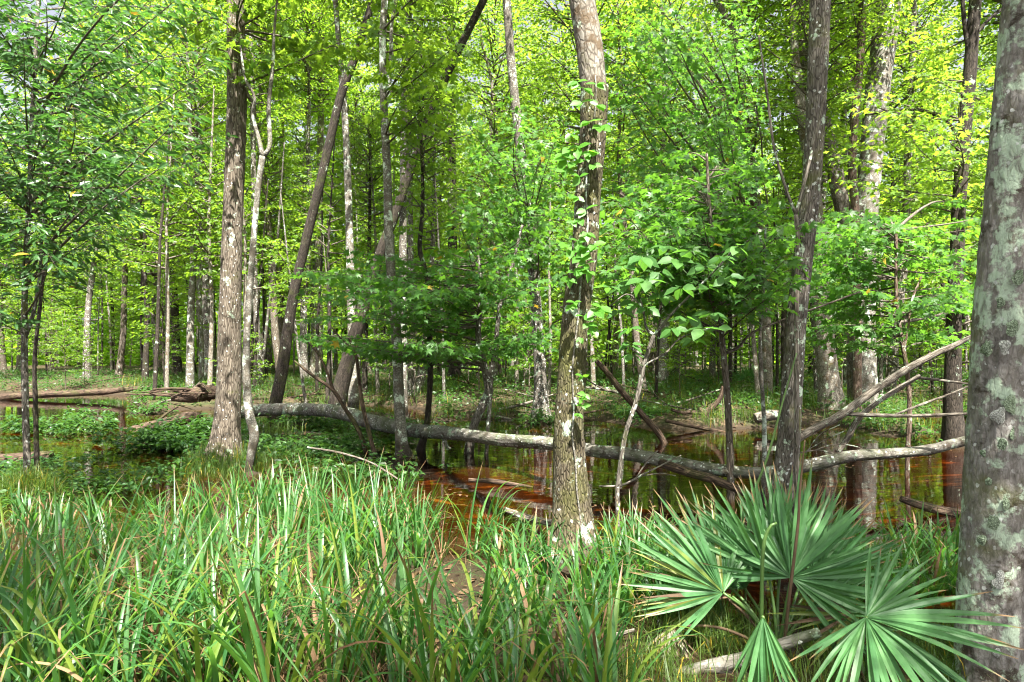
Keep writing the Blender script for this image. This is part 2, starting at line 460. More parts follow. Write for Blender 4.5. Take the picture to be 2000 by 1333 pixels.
# ------------------------------------------------------------------ terrain
_nr = np.random.default_rng(3)
_NW = [(_nr.uniform(0, 6.28), _nr.uniform(0.25, 3.2), _nr.uniform(0, 6.28)) for _ in range(22)]
def wave(x, y, k0=0, k1=22):
    s = 0
    for a, f, ph in _NW[k0:k1]:
        s = s + np.sin((x * math.cos(a) + y * math.sin(a)) * f + ph) / (0.6 + 0.5 * f)
    return s / 6.0

def sstep(t):
    t = np.clip(t, 0, 1)
    return t * t * (3 - 2 * t)

SHORE = ([-900, 0, 240, 300, 420, 700, 1050, 1400, 1650, 1900, 2900], [27, 25.5, 25, 20, 19.5, 18.3, 17.2, 16.2, 15.2, 15.2, 14])
NEAR = ([-900, 0, 400, 700, 1000, 1200, 1500, 1900, 2900], [7.6, 7.6, 7.8, 6.9, 5.9, 5.2, 4.9, 5.3, 6.0])
MOUNDS = []           # (x, y, radius, height) hummocks at tree feet

def height(x, y):
    x = np.asarray(x, float); y = np.asarray(y, float)
    ys = np.maximum(y, 0.8)
    px = np.clip(1000 + FPX * x / ys, -900, 2900)
    w = wave(x, y)
    D = np.interp(px, *SHORE) + 3.2 * wave(x + 40, y * 0.5, 0, 14)
    Nn = np.interp(px, *NEAR) + 0.8 * wave(x + 11, y + 5, 4, 18)
    h = -0.24 + 0.15 * w
    t = sstep((y - D) / 1.6)
    h = h * (1 - t) + t * (0.16 + 0.16 * sstep((y - D - 1) / 5) + 0.008 * np.maximum(y - D, 0) + 0.10 * w)
    tn = sstep((Nn - y) / 0.7)
    h = h * (1 - tn) + tn * (-0.065 + 0.09 * w + 0.06 * sstep((3.2 - y) / 2.0) + 0.05 * np.exp(-(((x - 2.5) / 1.2) ** 2 + ((y - 3.7) / 0.8) ** 2)))
    h = h + 0.22 * np.exp(-(((x + 7.2) / 4.0) ** 4 + ((y - 13.2) / 2.0) ** 4)) * (0.75 + 0.8 * w)
    for mx_, my_, mr, mh in MOUNDS:
        h = np.maximum(h, h * 0 - 1 + (1 + mh) * np.exp(-((x - mx_) ** 2 + (y - my_) ** 2) / (mr * mr) * 0.35))
    return h

def gh(x, y):
    return float(height(np.array([x]), np.array([y]))[0])

def depth_at(py, h=0.0):
    return (CAM_H - h) * FPX / (py - HOR)

for _px, _py, _r, _h in [(440, 893, 0.75, 0.10), (786, 888, 0.45, 0.03), (55, 955, 0.5, 0.09), (1055, 818, 0.8, 0.10), (1118, 1085, 0.5, 0.09), (1860, 862, 0.7, 0.06), (490, 918, 0.3, 0.05), (1650, 800, 1.2, 0.25)]:
    _d = depth_at(_py, _h)
    MOUNDS.append(((_px - 1000) / FPX * _d, _d, _r, _h))
for _px, _py, _r, _h in [(600, 822, 1.0, 0.06), (730, 806, 1.3, 0.10), (860, 815, 0.9, 0.08), (970, 806, 1.2, 0.12), (1180, 812, 0.9, 0.08), (1330, 818, 1.0, 0.08), (1560, 838, 0.8, 0.08), (1740, 842, 0.9, 0.07), (560, 860, 0.6, 0.04), (1460, 822, 0.8, 0.1), (190, 812, 0.9, 0.06), (300, 800, 1.1, 0.1)]:
    _d = depth_at(_py, _h)
    MOUNDS.append(((_px - 1000) / FPX * _d, _d, _r, _h))

def build_ground():
    ys = np.concatenate([np.linspace(-30, 1.5, 18), np.arange(1.6, 9, 0.075), np.arange(9, 20, 0.12), np.arange(20, 34, 0.25), np.geomspace(34.3, 500, 60)])
    xs_in = np.concatenate([-np.geomspace(22.3, 420, 36)[::-1], np.arange(-22, -8, 0.2), np.arange(-8, 8, 0.09), np.arange(8, 22.1, 0.2), np.geomspace(22.3, 420, 36)])
    X, Y = np.meshgrid(xs_in, ys)
    Z = height(X, Y)
    far = sstep((np.hypot(X, Y) - 60) / 60)
    Z = Z * (1 - far) + 0.5 * far
    V = np.stack([X, Y, Z], 2).reshape(-1, 3)
    nx, ny = len(xs_in), len(ys)
    i = (np.arange(ny - 1)[:, None] * nx + np.arange(nx - 1)[None]).reshape(-1)
    Q = np.stack([i, i + 1, i + nx + 1, i + nx], 1)
    o = link('ground', make_mesh('ground', V, Q, M['ground']))
    tag(o, kind='structure', label='muddy swamp floor with litter and grassy banks')
    x0, x1, y0, y1, zb = -42.0, 42.0, 0.6, 34.0, -0.9
    V = np.array([(x0, y0, zb), (x1, y0, zb), (x1, y1, zb), (x0, y1, zb), (x0, y0, 0), (x1, y0, 0), (x1, y1, 0), (x0, y1, 0)])
    Q = np.array([(0, 3, 2, 1), (4, 5, 6, 7), (0, 1, 5, 4), (1, 2, 6, 5), (2, 3, 7, 6), (3, 0, 4, 7)])
    w = link('water', make_mesh('water', V, Q, M['water'], smooth=False))
    tag(w, kind='structure', label='still tea-coloured swamp water')
build_ground()

# ------------------------------------------------------------------ leaf templates (x along leaf, y width, z normal)
def tmpl(vs, fs):
    return np.array(vs, float), np.array(fs, int)
T_DIAMOND = tmpl([(0, 0, 0), (0.42, 0.30, 0.05), (1, 0, -0.08), (0.42, -0.30, 0.05)], [(0, 2, 1), (0, 3, 2)])
T_OVATE = tmpl([(0, 0, 0), (0.22, 0.24, 0.04), (0.25, 0, -0.02), (0.22, -0.24, 0.04), (0.58, 0.24, 0.02), (0.6, 0, -0.05), (0.58, -0.24, 0.02), (1, 0, -0.12)],
               [(0, 2, 1), (0, 3, 2), (1, 2, 5), (1, 5, 4), (2, 3, 6), (2, 6, 5), (4, 5, 7), (5, 6, 7)])
T_LANCE = tmpl([(0, 0, 0), (0.3, 0.13, 0.035), (0.32, 0, 0), (0.3, -0.13, 0.035), (0.62, 0.135, 0.01), (0.64, 0, -0.03), (0.62, -0.135, 0.01), (1, 0, -0.14)],
               [(0, 2, 1), (0, 3, 2), (1, 2, 5), (1, 5, 4), (2, 3, 6), (2, 6, 5), (4, 5, 7), (5, 6, 7)])
def star():
    o = [(0.0, 0.0, 0)]
    ang = [(-150, .30), (-112, .62), (-82, .33), (-48, .82), (-24, .42), (0, 1.0), (24, .42), (48, .82), (82, .33), (112, .62), (150, .30)]
    c = 0.30
    for a, r in ang:
        a = math.radians(a)
        o.append((c + r * 0.68 * math.cos(a), r * 0.68 * math.sin(a), -0.10 * r * r + 0.03 * abs(math.sin(a))))
    o[0] = (c, 0, 0.03)
    f = [(0, i, i + 1) for i in range(1, len(o) - 1)] + [(0, len(o) - 1, 1)]
    return tmpl(o, f)
T_STAR = star()

def leaf_arrays(pos, xd, nr, size, T):
    tv, tf = T
    x = unit(xd)
    z = unit(nr - x * np.sum(nr * x, 1, keepdims=True))
    y = np.cross(z, x)
    V = pos[:, None, :] + size[:, None, None] * (tv[None, :, 0, None] * x[:, None] + tv[None, :, 1, None] * y[:, None] + tv[None, :, 2, None] * z[:, None])
    F = (tf[None] + (np.arange(len(pos)) * len(tv))[:, None, None]).reshape(-1, tf.shape[1])
    return V.reshape(-1, 3), F

def leaves_mesh(name, L, T, mat, smooth=False):
    V, F = leaf_arrays(*L, T)
    return make_mesh(name, V, F, mat, smooth=smooth)

def rot_h(v, a):
    c, s = math.cos(a), math.sin(a)
    return np.array([v[0] * c - v[1] * s, v[0] * s + v[1] * c, v[2]])

def spray(p0, p1, rg, tw=0.55, sp=0.075, ls=0.11, sag=0.0, t0=0.22, node=0.13, updown=0.18, njit=0.7, droop=0.45, hang=0.0):
    """one leafy limb from p0 to p1; returns limb path, twig segments, leaf arrays"""
    p0, p1 = np.asarray(p0, float), np.asarray(p1, float)
    L = np.linalg.norm(p1 - p0)
    mid = (p0 + p1) / 2 + rg.normal(0, 0.06 * L, 3) + np.array([0, 0, sag * L])
    n = max(4, int(L / node))
    t = np.linspace(0, 1, n + 1)
    path = (1 - t)[:, None] ** 2 * p0 + 2 * ((1 - t) * t)[:, None] * mid + (t ** 2)[:, None] * p1
    twigs, pos, xd, nr = [], [], [], []
    for k in range(n + 1):
        if t[k] < t0: continue
        dirv = unit(path[min(k + 1, n)] - path[max(k - 1, 0)])
        hd = unit(np.array([dirv[0], dirv[1], dirv[2] * 0.5]) + 1e-6)
        for side in ((-1, 1) if k < n else (-0.5, 0.0, 0.5)):
            a = side * math.radians(rg.uniform(38, 72))
            td = unit(rot_h(hd, a) + np.array([0, 0, rg.normal(0.02, updown)]))
            tl = tw * (1.05 - 0.6 * t[k]) * rg.uniform(0.45, 1.15)
            m = max(2, int(tl / sp))
            q = np.linspace(0.25, 1, m)[:, None]
            base = path[k] + td * tl * q + np.array([0, 0, -1.0]) * (q ** 2) * tl * 0.18
            twigs.append((path[k], base[-1]))
            sgn = np.where(np.arange(m) % 2 == 0, 1.0, -1.0)
            la = sgn * np.radians(rg.uniform(25, 75, m))
            la[-1] *= 0.2
            c, s = np.cos(la), np.sin(la)
            ld = np.stack([td[0] * c - td[1] * s, td[0] * s + td[1] * c, np.full(m, td[2] * 0.5) - droop * rg.uniform(0.2, 1.6, m) - hang], 1)
            pos.append(base + rg.normal(0, 0.015, (m, 3)))
            xd.append(unit(ld))
            nn = np.array([0, 0, 1.0]) + rg.normal(0, njit, (m, 3))
            nr.append(unit(nn))
    pos, xd, nr = np.vstack(pos), np.vstack(xd), np.vstack(nr)
    size = ls * rg.uniform(0.6, 1.2, len(pos))
    return path, twigs, (pos, xd, nr, size)

def cat_leaves(Ls):
    return tuple(np.concatenate([l[i] for l in Ls]) for i in range(4))

def limb_geo(path, r0, r1, segs=5, seed=0):
    p4 = np.c_[path, np.linspace(r0, r1, len(path))]
    return tube(p4, segs, max(0.12, np.linalg.norm(path[-1] - path[0]) / 10), seed=seed, cap=False)

def twig_geo(twigs, r=0.0022):
    return [tube(np.array([[*a, r], [*b, r * 0.5]]), 3, 9, cap=False) for a, b in twigs]

def crown_variant(name, rg, H, n_limb, len_lo, len_hi, prof, rise, T, mat, ls, sp=0.08, tw=0.6, z0=0.0, node=0.15, njit=0.45, droop=0.25):
    """shared crown: layered limbs round an axis of height H; prof(t)->length factor"""
    parts, LL = [], []
    az = rg.uniform(0, 6.28)
    for k in range(n_limb):
        t = (k + rg.uniform(0, 1)) / n_limb
        az += 2.4 + rg.normal(0, 0.4)
        ln = rg.uniform(len_lo, len_hi) * prof(t)
        zb = z0 + H * t
        ri = rise(t) + rg.normal(0, 0.12)
        p0 = np.array([0, 0, zb]) + rg.normal(0, 0.05, 3)
        p1 = p0 + ln * np.array([math.cos(az) * math.cos(ri), math.sin(az) * math.cos(ri), math.sin(ri)])
        path, tws, L = spray(p0, p1, rg, tw=tw, sp=sp, ls=ls, node=node, njit=njit, droop=droop, sag=rg.uniform(-0.02, 0.12))
        parts.append(limb_geo(path, 0.012 + 0.011 * ln, 0.004, 4))
        LL.append(L)
    V, F, A = join_geo(parts)
    return leaves_mesh(name + '_leaves', cat_leaves(LL), T, mat), make_mesh(name + '_limbs', V, F, M['twig'], attr=A)

rc = np.random.default_rng(21)
CROWN = {}
flat = lambda t: 0.15
up = lambda t: 0.25 + 0.8 * t
lo_prof = lambda t: 1.0 - 0.55 * t
egg = lambda t: 0.45 + 0.75 * math.sin(math.pi * min(1, 0.15 + 0.85 * t))
for i in range(4):
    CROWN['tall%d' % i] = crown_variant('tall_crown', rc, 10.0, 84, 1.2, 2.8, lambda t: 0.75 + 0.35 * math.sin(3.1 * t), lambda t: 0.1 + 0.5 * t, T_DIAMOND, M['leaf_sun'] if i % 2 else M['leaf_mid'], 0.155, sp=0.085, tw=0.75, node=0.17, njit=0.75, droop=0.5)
for i in range(3):
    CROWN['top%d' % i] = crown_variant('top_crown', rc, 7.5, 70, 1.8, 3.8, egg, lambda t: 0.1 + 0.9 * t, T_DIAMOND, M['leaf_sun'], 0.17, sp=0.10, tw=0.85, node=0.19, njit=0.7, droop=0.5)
for i in range(3):
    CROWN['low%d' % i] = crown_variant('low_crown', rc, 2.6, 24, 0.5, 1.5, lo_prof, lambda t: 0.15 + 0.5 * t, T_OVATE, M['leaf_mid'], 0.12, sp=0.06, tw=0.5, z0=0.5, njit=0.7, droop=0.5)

def add_crown(parent, key, loc, scale=1.0, rz=0.0, sz=None, tilt=(0, 0)):
    lv, lb = CROWN[key]
    c = link('crown', lv, parent)
    c.location = loc
    c.rotation_euler = (tilt[0], tilt[1], rz)
    c.scale = (scale, scale, sz or scale)
    c['kind'] = 'stuff'
    link('limb_set', lb, c)
    return c

# ------------------------------------------------------------------ trees traced from the photograph
def trace(pts, d):
    """(px, py, width_px[, distance]) -> (N,4) world path with radius"""
    out = []
    for p in pts:
        dd = p[3] if len(p) > 3 else d
        w = P(p[0], p[1], dd)
        out.append([*w, p[2] / FPX * dd / 2])
    return np.array(out)

def grow_up(path, top_z, rg, r_end=0.04):
    """carry a trunk on above the top edge of the frame"""
    p = path[-1].copy()
    dirv = unit(path[-1, :3] - path[-2, :3])
    ext, z = [], p[2]
    r0 = p[3]
    zb = p[2]
    while z < top_z:
        dirv = unit(dirv * 0.8 + np.array([0, 0, 0.2]) + rg.normal(0, 0.035, 3))
        p = p.copy()
        p[:3] += dirv * 1.0
        z = p[2]
        p[3] = r0 + (r_end - r0) * min(1, (z - zb) / max(0.1, top_z - zb)) ** 1.1
        ext.append(p)
    return np.vstack([path] + [e[None] for e in ext]) if ext else path

N_TREE = [0]
def hero_tree(name, label, pts, d, bark, top=None, crowns=(), segs=20, step=0.12, rough=0.006, flare=0.5, flare_k=0.25, stems=(), cat='tree', group=None, lumps=0.05, bury=0.25):
    N_TREE[0] += 1
    seed = N_TREE[0]
    rg = np.random.default_rng(100 + seed)
    path = trace(pts, d)
    bx, by = path[0, 0], path[0, 1]
    bz = gh(bx, by)
    base = np.array([bx, by, bz])
    foot = path[0].copy(); foot[2] = min(bz, path[0, 2]) - bury
    path = np.vstack([foot[None], path])
    path = catmull(path, 6)
    if top: path = grow_up(path, top, rg)
    loc = path.copy(); loc[:, :3] -= base
    t = thing(name, label, cat, tuple(base), group)
    V, F, A = tube(loc, segs, step, rough=rough, seed=seed, flare=flare, flare_k=flare_k, lumps=lumps)
    link('trunk', make_mesh('trunk', V, F, M[bark], attr=A), t)
    for st in stems:
        sp = catmull(trace(st['pts'], st.get('d', d)), 6)
        if st.get('top'): sp = grow_up(sp, st['top'], rg, 0.02)
        sp[:, :3] -= base
        V, F, A = tube(sp, st.get('segs', max(8, segs // 2)), st.get('step', step), rough=rough * 0.7, seed=seed + 50, lumps=lumps)
        link(st.get('name', 'limb'), make_mesh('limb', V, F, M[st.get('bark', bark)], attr=A), t)
    for c in crowns:
        key, zc, sc = c[:3]
        i = int(np.argmin(np.abs(loc[:, 2] + base[2] - zc)))
        off = c[3] if len(c) > 3 else (0, 0)
        add_crown(t, key, (loc[i, 0] + off[0], loc[i, 1] + off[1], zc - base[2]), sc, rg.uniform(0, 6.28))
    t['_base'] = [float(v) for v in base]
    return t, path

def foliage(tree, limbs, mat, T, ls, rg, tw=0.5, sp=0.075, node=0.13, name='crown', r0=0.012, parts_n=0, leafy=2.4, bark='twig', **kw):
    """explicit leafy limbs on a traced tree; the parts_n leaves nearest the camera become single leaf objects"""
    base = np.array(tree['_base'])
    parts, LL = [], []
    for a, b in limbs:
        ln = float(np.linalg.norm(np.asarray(b) - np.asarray(a)))
        path, tws, L = spray(np.asarray(a) - base, np.asarray(b) - base, rg, tw=tw, sp=sp, ls=ls, node=node, t0=max(0.2, 1 - leafy / ln), **kw)
        parts.append(limb_geo(path, r0 + 0.004 * np.linalg.norm(path[-1] - path[0]), 0.003, 5))
        parts += twig_geo(tws)
        LL.append(L)
    L = cat_leaves(LL)
    V, F, A = join_geo(parts)
    br = link('branch_set', make_mesh('branch_set', V, F, M[bark], attr=A), tree)
    if parts_n:
        dist = np.linalg.norm(L[0] + base - np.array([0, 0, CAM_H]), axis=1) - 6.0 * L[3]
        idx = np.argsort(dist)[:parts_n]
        rest = np.setdiff1d(np.arange(len(dist)), idx)
        me = make_mesh('leaf', T[0], T[1], mat, smooth=False)
        for i in idx:
            x = unit(L[1][i]); z = unit(L[2][i] - x * np.dot(L[2][i], x)); y = np.cross(z, x)
            s = L[3][i]
            o = link('leaf', me, tree)
            o.matrix_basis = Matrix(((x[0] * s, y[0] * s, z[0] * s, L[0][i][0]), (x[1] * s, y[1] * s, z[1] * s, L[0][i][1]), (x[2] * s, y[2] * s, z[2] * s, L[0][i][2]), (0, 0, 0, 1)))
        L = tuple(a[rest] for a in L)
    if len(L[0]):
        c = link(name, leaves_mesh('crown', L, T, mat), tree)
        c['kind'] = 'stuff'
    return tree

def fan_limbs(path, region, n, rg, d_rng, drop=0.35, zmin=None):
    """limbs from a trunk path to random targets inside a photo region (px0,px1,py0,py1)"""
    out = []
    for k in range(n):
        d = rg.uniform(*d_rng)
        b = P(rg.uniform(region[0], region[1]), rg.uniform(region[2], region[3]), d)
        dist = np.hypot(path[:, 0] - b[0], path[:, 1] - b[1])
        want = b[2] - drop * dist.min()
        i = int(np.argmin(np.abs(path[:, 2] - want)))
        a = path[i, :3]
        out.append((a, b))
    return out

# big tree at the right edge
d = depth_at(1312, 0.05)
big_right, _ = hero_tree('tree', 'thick grey tree at the right edge, its bark blotched with pale green lichen', [
    (1932, 1312, 112), (1934, 1200, 114), (1947, 1000, 117), (1959, 800, 116), (1968, 620, 114), (1983, 400, 102), (1998, 200, 98), (2012, 0, 92)], d, 'bark_lichen',
    top=13, crowns=[('top0', 8.5, 0.7, (1.5, -1.0))], segs=96, step=0.022, rough=0.012, flare=0.40, flare_k=0.12, lumps=0.03,
    stems=[dict(pts=[(1978, 690, 80), (2000, 560, 96), (2035, 400, 92), (2070, 200, 84), (2110, 0, 76)], d=d + 0.06, segs=48, step=0.04, top=9, name='fork')])
# lichen rosettes on its bark
def lichen_patch(tree, px, py, rpx, d, col, seed):
    rg = np.random.default_rng(seed)
    base = np.array(tree['_base'])
    me_v, n = [], 22
    cx_trunk = np.interp(py, [400, 620, 800, 1000, 1200, 1312], [1982, 1966, 1957, 1945, 1932, 1930])
    hw = 60.0
    th_ = np.arange(n) / n * 6.283
    rad = 0.9 + sum(rg.normal(0, 0.16 / k ** 0.5) * np.sin(k * th_ + rg.uniform(0, 6.28)) for k in (1, 2, 3, 4, 5))
    def onb(x, y, lift):
        u = np.clip((x - cx_trunk) / hw, -0.97, 0.97)
        R_ = hw / FPX * d
        dep = d - R_ * math.sqrt(1 - u * u) - lift
        return P(x, y, dep) * 1.0 - base
    verts = [onb(px, py, 0.008)]
    for ring, fr in ((0.5, 0.007), (1.0, 0.001)):
        for k in range(n):
            a = k / n * 6.283
            verts.append(onb(px + math.cos(a) * rpx * ring * rad[k], py + math.sin(a) * rpx * 1.15 * ring * rad[k], fr + rg.uniform(-0.002, 0.002)))
    tri = [(0, 1 + k, 1 + (k + 1) % n) for k in range(n)]
    quad = [(1 + k, 1 + n + k, 1 + n + (k + 1) % n, 1 + (k + 1) % n) for k in range(n)]
    o = link('lichen_patch', make_mesh('lichen_patch', np.array(verts), [np.array(tri), np.array(quad)], M[col], attr=np.array(verts)), tree)
    return o
M['lichen_green'] = bark_mat('lichen_green', (0.10, 0.13, 0.08), (0.27, 0.36, 0.23), (0.40, 0.48, 0.36), fs=60, stretch=1.0, bump=1.0)
M['lichen_white'] = bark_mat('lichen_white', (0.16, 0.16, 0.14), (0.38, 0.40, 0.36), (0.52, 0.54, 0.50), fs=60, stretch=1.0, bump=0.8)
for i, (x, y, r, c) in enumerate([(1975, 640, 15, 'lichen_green'), (1924, 683, 13, 'lichen_green'), (1962, 678, 13, 'lichen_white'), (1950, 812, 16, 'lichen_white'), (1972, 790, 17, 'lichen_green'),
        (1940, 1020, 14, 'lichen_green'), (1918, 1056, 10, 'lichen_green'), (1950, 1134, 15, 'lichen_white'), (1957, 868, 11, 'lichen_green'), (1985, 850, 14, 'lichen_green'), (1920, 885, 7, 'lichen_green'), (1948, 1275, 9, 'lichen_white'), (1930, 940, 8, 'lichen_green'), (1968, 985, 12, 'lichen_green'), (1990, 540, 14, 'lichen_green'), (1955, 590, 10, 'lichen_green')]):
    lichen_patch(big_right, x, y, r, d, c, 40 + i)

# centre tree with the creeper
d_c = depth_at(1088, 0.05)
centre, path_c = hero_tree('tree', 'mossy brown tree in the centre with a creeper climbing its trunk', [
    (1120, 1088, 88), (1118, 1000, 74), (1111, 850, 58), (1116, 740, 54), (1124, 620, 52), (1141, 500, 50), (1148, 380, 48), (1157, 280, 50), (1162, 170, 53)], d_c, 'bark_moss',
    segs=72, step=0.026, rough=0.012, flare=1.05, flare_k=0.20, lumps=0.035,
    stems=[dict(pts=[(1161, 190, 46), (1158, 150, 50), (1150, 80, 51), (1137, 0, 49), (1120, -120, 46)], bark='bark_upper', top=12.5, segs=48, step=0.04, name='upper_trunk')])
add_crown(centre, 'top1', (-1.2, 0.8, 8.0), 0.8, 1.0)

# sunlit tree on the left with grassy foot
d_l = depth_at(893, 0.10)
left, path_l = hero_tree('tree', 'straight brown tree at left with sunlit lower trunk and grassy mossy foot', [
    (437, 893, 58), (441, 850, 52), (447, 750, 46), (450, 600, 41), (454, 450, 38), (460, 300, 37), (463, 150, 36), (461, 40, 33), (461, -60, 32)], d_l, 'bark_brown',
    top=14.5, crowns=[('top2', 9.5, 0.8)], segs=44, step=0.05, rough=0.008, flare=0.65, flare_k=0.25,
    stems=[dict(pts=[(452, 130, 9), (468, 152, 8), (486, 190, 7), (497, 205, 6), (497, 250, 5)], name='limb')])

# pale forked slender tree beside it
d_f = depth_at(918, 0.04)
forked, path_f = hero_tree('tree', 'slender pale forked tree just right of the sunlit brown trunk', [
    (486, 918, 14), (492, 880, 16), (497, 848, 19), (486, 800, 17), (481, 700, 14), (487, 580, 12), (497, 450, 11), (504, 370, 11), (513, 306, 12)], d_f, 'bark_pale',
    segs=18, step=0.06, rough=0.003, flare=0.3, flare_k=0.12,
    stems=[dict(pts=[(513, 306, 10), (505, 270, 8), (494, 225, 7), (497, 190, 6), (478, 150, 5), (470, 90, 4)]),
           dict(pts=[(513, 306, 10), (527, 285, 9), (525, 210, 8), (533, 130, 7), (536, 60, 5), (545, -40, 4)])])

# pale leaning tree left of centre
d_p = depth_at(888, 0.02)
pale, path_p = hero_tree('tree', 'slim pale grey mottled tree with black waterlogged foot behind the sedge', [
    (788, 888, 26), (783, 850, 22), (779, 760, 21), (774, 650, 20), (766, 570, 18), (759, 450, 17), (757, 350, 16), (752, 250, 15), (748, 150, 14), (748, 60, 13), (754, -30, 12)], d_p, 'bark_pale',
    top=13, crowns=[('top0', 8.5, 0.75)], segs=26, step=0.06, rough=0.004, flare=0.9, flare_k=0.16,
    stems=[dict(pts=[(757, 200, 8), (764, 120, 8), (766, 40, 7), (785, -40, 6)])])

# dark leaning trees
d6 = 18.8
lean1, path_6 = hero_tree('tree', 'dark tree leaning right with flaking sunlit foot behind the log', [
    (537, 797, 24), (552, 720, 22), (563, 640, 20), (577, 560, 19), (603, 450, 18), (632, 330, 17), (665, 190, 16), (700, 95, 14), (728, 0, 12)], d6, 'bark_dark', top=19, crowns=[('top1', 13.5, 0.9)], step=0.15)
d7 = 19.6
lean2, path_7 = hero_tree('tree', 'thick blackish trunk leaning far right across the middle distance', [
    (658, 792, 34), (684, 690, 27), (714, 585, 23), (742, 498, 20), (775, 410, 18), (805, 320, 17), (848, 205, 16), (890, 110, 15), (950, -10, 14)], d7, 'bark_dark', top=20, crowns=[('top2', 14, 0.9)], step=0.15)
d8 = depth_at(786, 0.2)
hero_tree('tree', 'straight pale grey tree just right of the leaning dark trunks', [
    (691, 786, 22), (689, 700, 18), (685, 560, 16), (681, 400, 14), (675, 250, 13), (664, 110, 11), (655, 0, 10)], d8, 'bark_pale', top=19, crowns=[('top0', 12.5, 0.9)], step=0.15)
hero_tree('tree', 'thin dark straight stem close right of the pale grey trunk', [
    (712, 772, 12), (713, 700, 10), (716, 600, 9), (718, 540, 8)], depth_at(772, 0.25), 'bark_dark', top=9, crowns=[('tall0', 4.5, 0.5)], step=0.2, segs=10)
hero_tree('tree', 'grey tree standing behind left of the sunlit trunk', [
    (413, 752, 26), (407, 640, 20), (400, 500, 17), (394, 400, 15), (390, 300, 13), (385, 200, 12), (384, 0, 10)], depth_at(752, 0.3), 'bark_grey', top=20, crowns=[('tall1', 11, 1.0)], step=0.2)
hero_tree('tree', 'dark bent tree far left of the grey one, tilting slightly', [
    (349, 742, 16), (345, 680, 15), (339, 560, 14), (331, 480, 13), (318, 380, 12), (304, 260, 11), (290, 100, 9)], depth_at(742, 0.3), 'bark_dark', top=20, crowns=[('tall2', 11, 1.0)], step=0.2)
hero_tree('tree', 'pair-mate of thin grey trunk half hidden behind the forked tree', [
    (507, 762, 17), (506, 700, 13), (498, 560, 11), (495, 300, 10), (490, 0, 9)], depth_at(762, 0.28), 'bark_grey', top=18, crowns=[('tall3', 10, 0.9)], step=0.2)
hero_tree('tree', 'pale flaking trunk with spreading foot behind the leaning dark tree', [
    (610, 745, 36), (618, 700, 20), (622, 640, 16), (622, 500, 14), (626, 300, 12), (630, 0, 10)], depth_at(745, 0.3), 'bark_upper', top=20, crowns=[('top0', 14, 0.8)], step=0.2, flare=0.9)
hero_tree('tree', 'tall thin brown tree between the forked tree and the leaning one', [
    (548, 755, 14), (550, 600, 12), (549, 450, 11), (551, 300, 10), (548, 120, 9), (546, 0, 8)], depth_at(755, 0.3) + 4, 'bark_brown', top=22, crowns=[('tall1', 13, 0.9)], step=0.2, segs=10)

# slim tree at far left in front, with glossy leaves
d11 = depth_at(955, 0.08)
bay, path_b = hero_tree('tree', 'slim speckled tree at the far left carrying dark glossy narrow leaves', [
    (55, 955, 15), (53, 900, 13), (50, 800, 12), (48, 700, 12), (48, 600, 11), (52, 480, 10), (58, 380, 9), (62, 250, 8), (70, 100, 7), (78, -60, 6)], d11, 'bark_grey', top=7.5, segs=16, step=0.06, rough=0.003, flare=0.5, flare_k=0.1,
    stems=[dict(pts=[(50, 660, 8), (66, 610, 7), (78, 540, 6), (84, 440, 5), (100, 330, 4), (130, 200, 4)])])
rg = np.random.default_rng(301)
foliage(bay, fan_limbs(path_b, (-140, 430, -120, 480), 78, rg, (6.0, 10.2)) + fan_limbs(path_b, (-60, 120, 380, 600), 7, rg, (6.6, 9.0)), M['leaf_bay'], T_LANCE, 0.14, rg, r0=0.005, tw=0.5, sp=0.05, node=0.14, parts_n=280, njit=0.7, droop=0.45, updown=0.35, leafy=1.7)
hero_tree('tree', 'thin dark companion stem close behind the slim speckled tree at far left', [
    (72, 905, 9), (70, 800, 8), (68, 700, 7), (78, 600, 6), (90, 480, 5), (88, 380, 4)], d11 + 1.4, 'bark_dark', segs=10, step=0.1, flare=0.3, crowns=[('low0', 3.4, 0.8)])

# right middle tree
d12 = 7.25
mid_right, path_12 = hero_tree('tree', 'straight grey brown tree rising behind the palmetto, leaning slightly right', [
    (1527, 1000, 50), (1533, 930, 45), (1540, 860, 42), (1548, 740, 39), (1556, 620, 37), (1567, 520, 36), (1583, 380, 35), (1591, 250, 35), (1598, 100, 37), (1603, -20, 38)], d12, 'bark_grey',
    top=13, crowns=[('top1', 8.5, 0.8, (0.5, 0.6))], segs=52, step=0.035, rough=0.007, flare=0.3, flare_k=0.15)
hero_tree('sapling', 'dead forked pale stick standing against the left of the grey brown tree', [
    (1556, 560, 9), (1558, 470, 8), (1554, 420, 8)], d12 - 0.25, 'deadwood', segs=8, step=0.05, flare=0, bury=0.0, cat='dead stem',
    stems=[dict(pts=[(1554, 420, 7), (1535, 370, 6), (1512, 290, 5), (1500, 200, 5), (1482, 70, 3)]), dict(pts=[(1554, 420, 7), (1575, 340, 6), (1596, 255, 5), (1612, 180, 4)])])

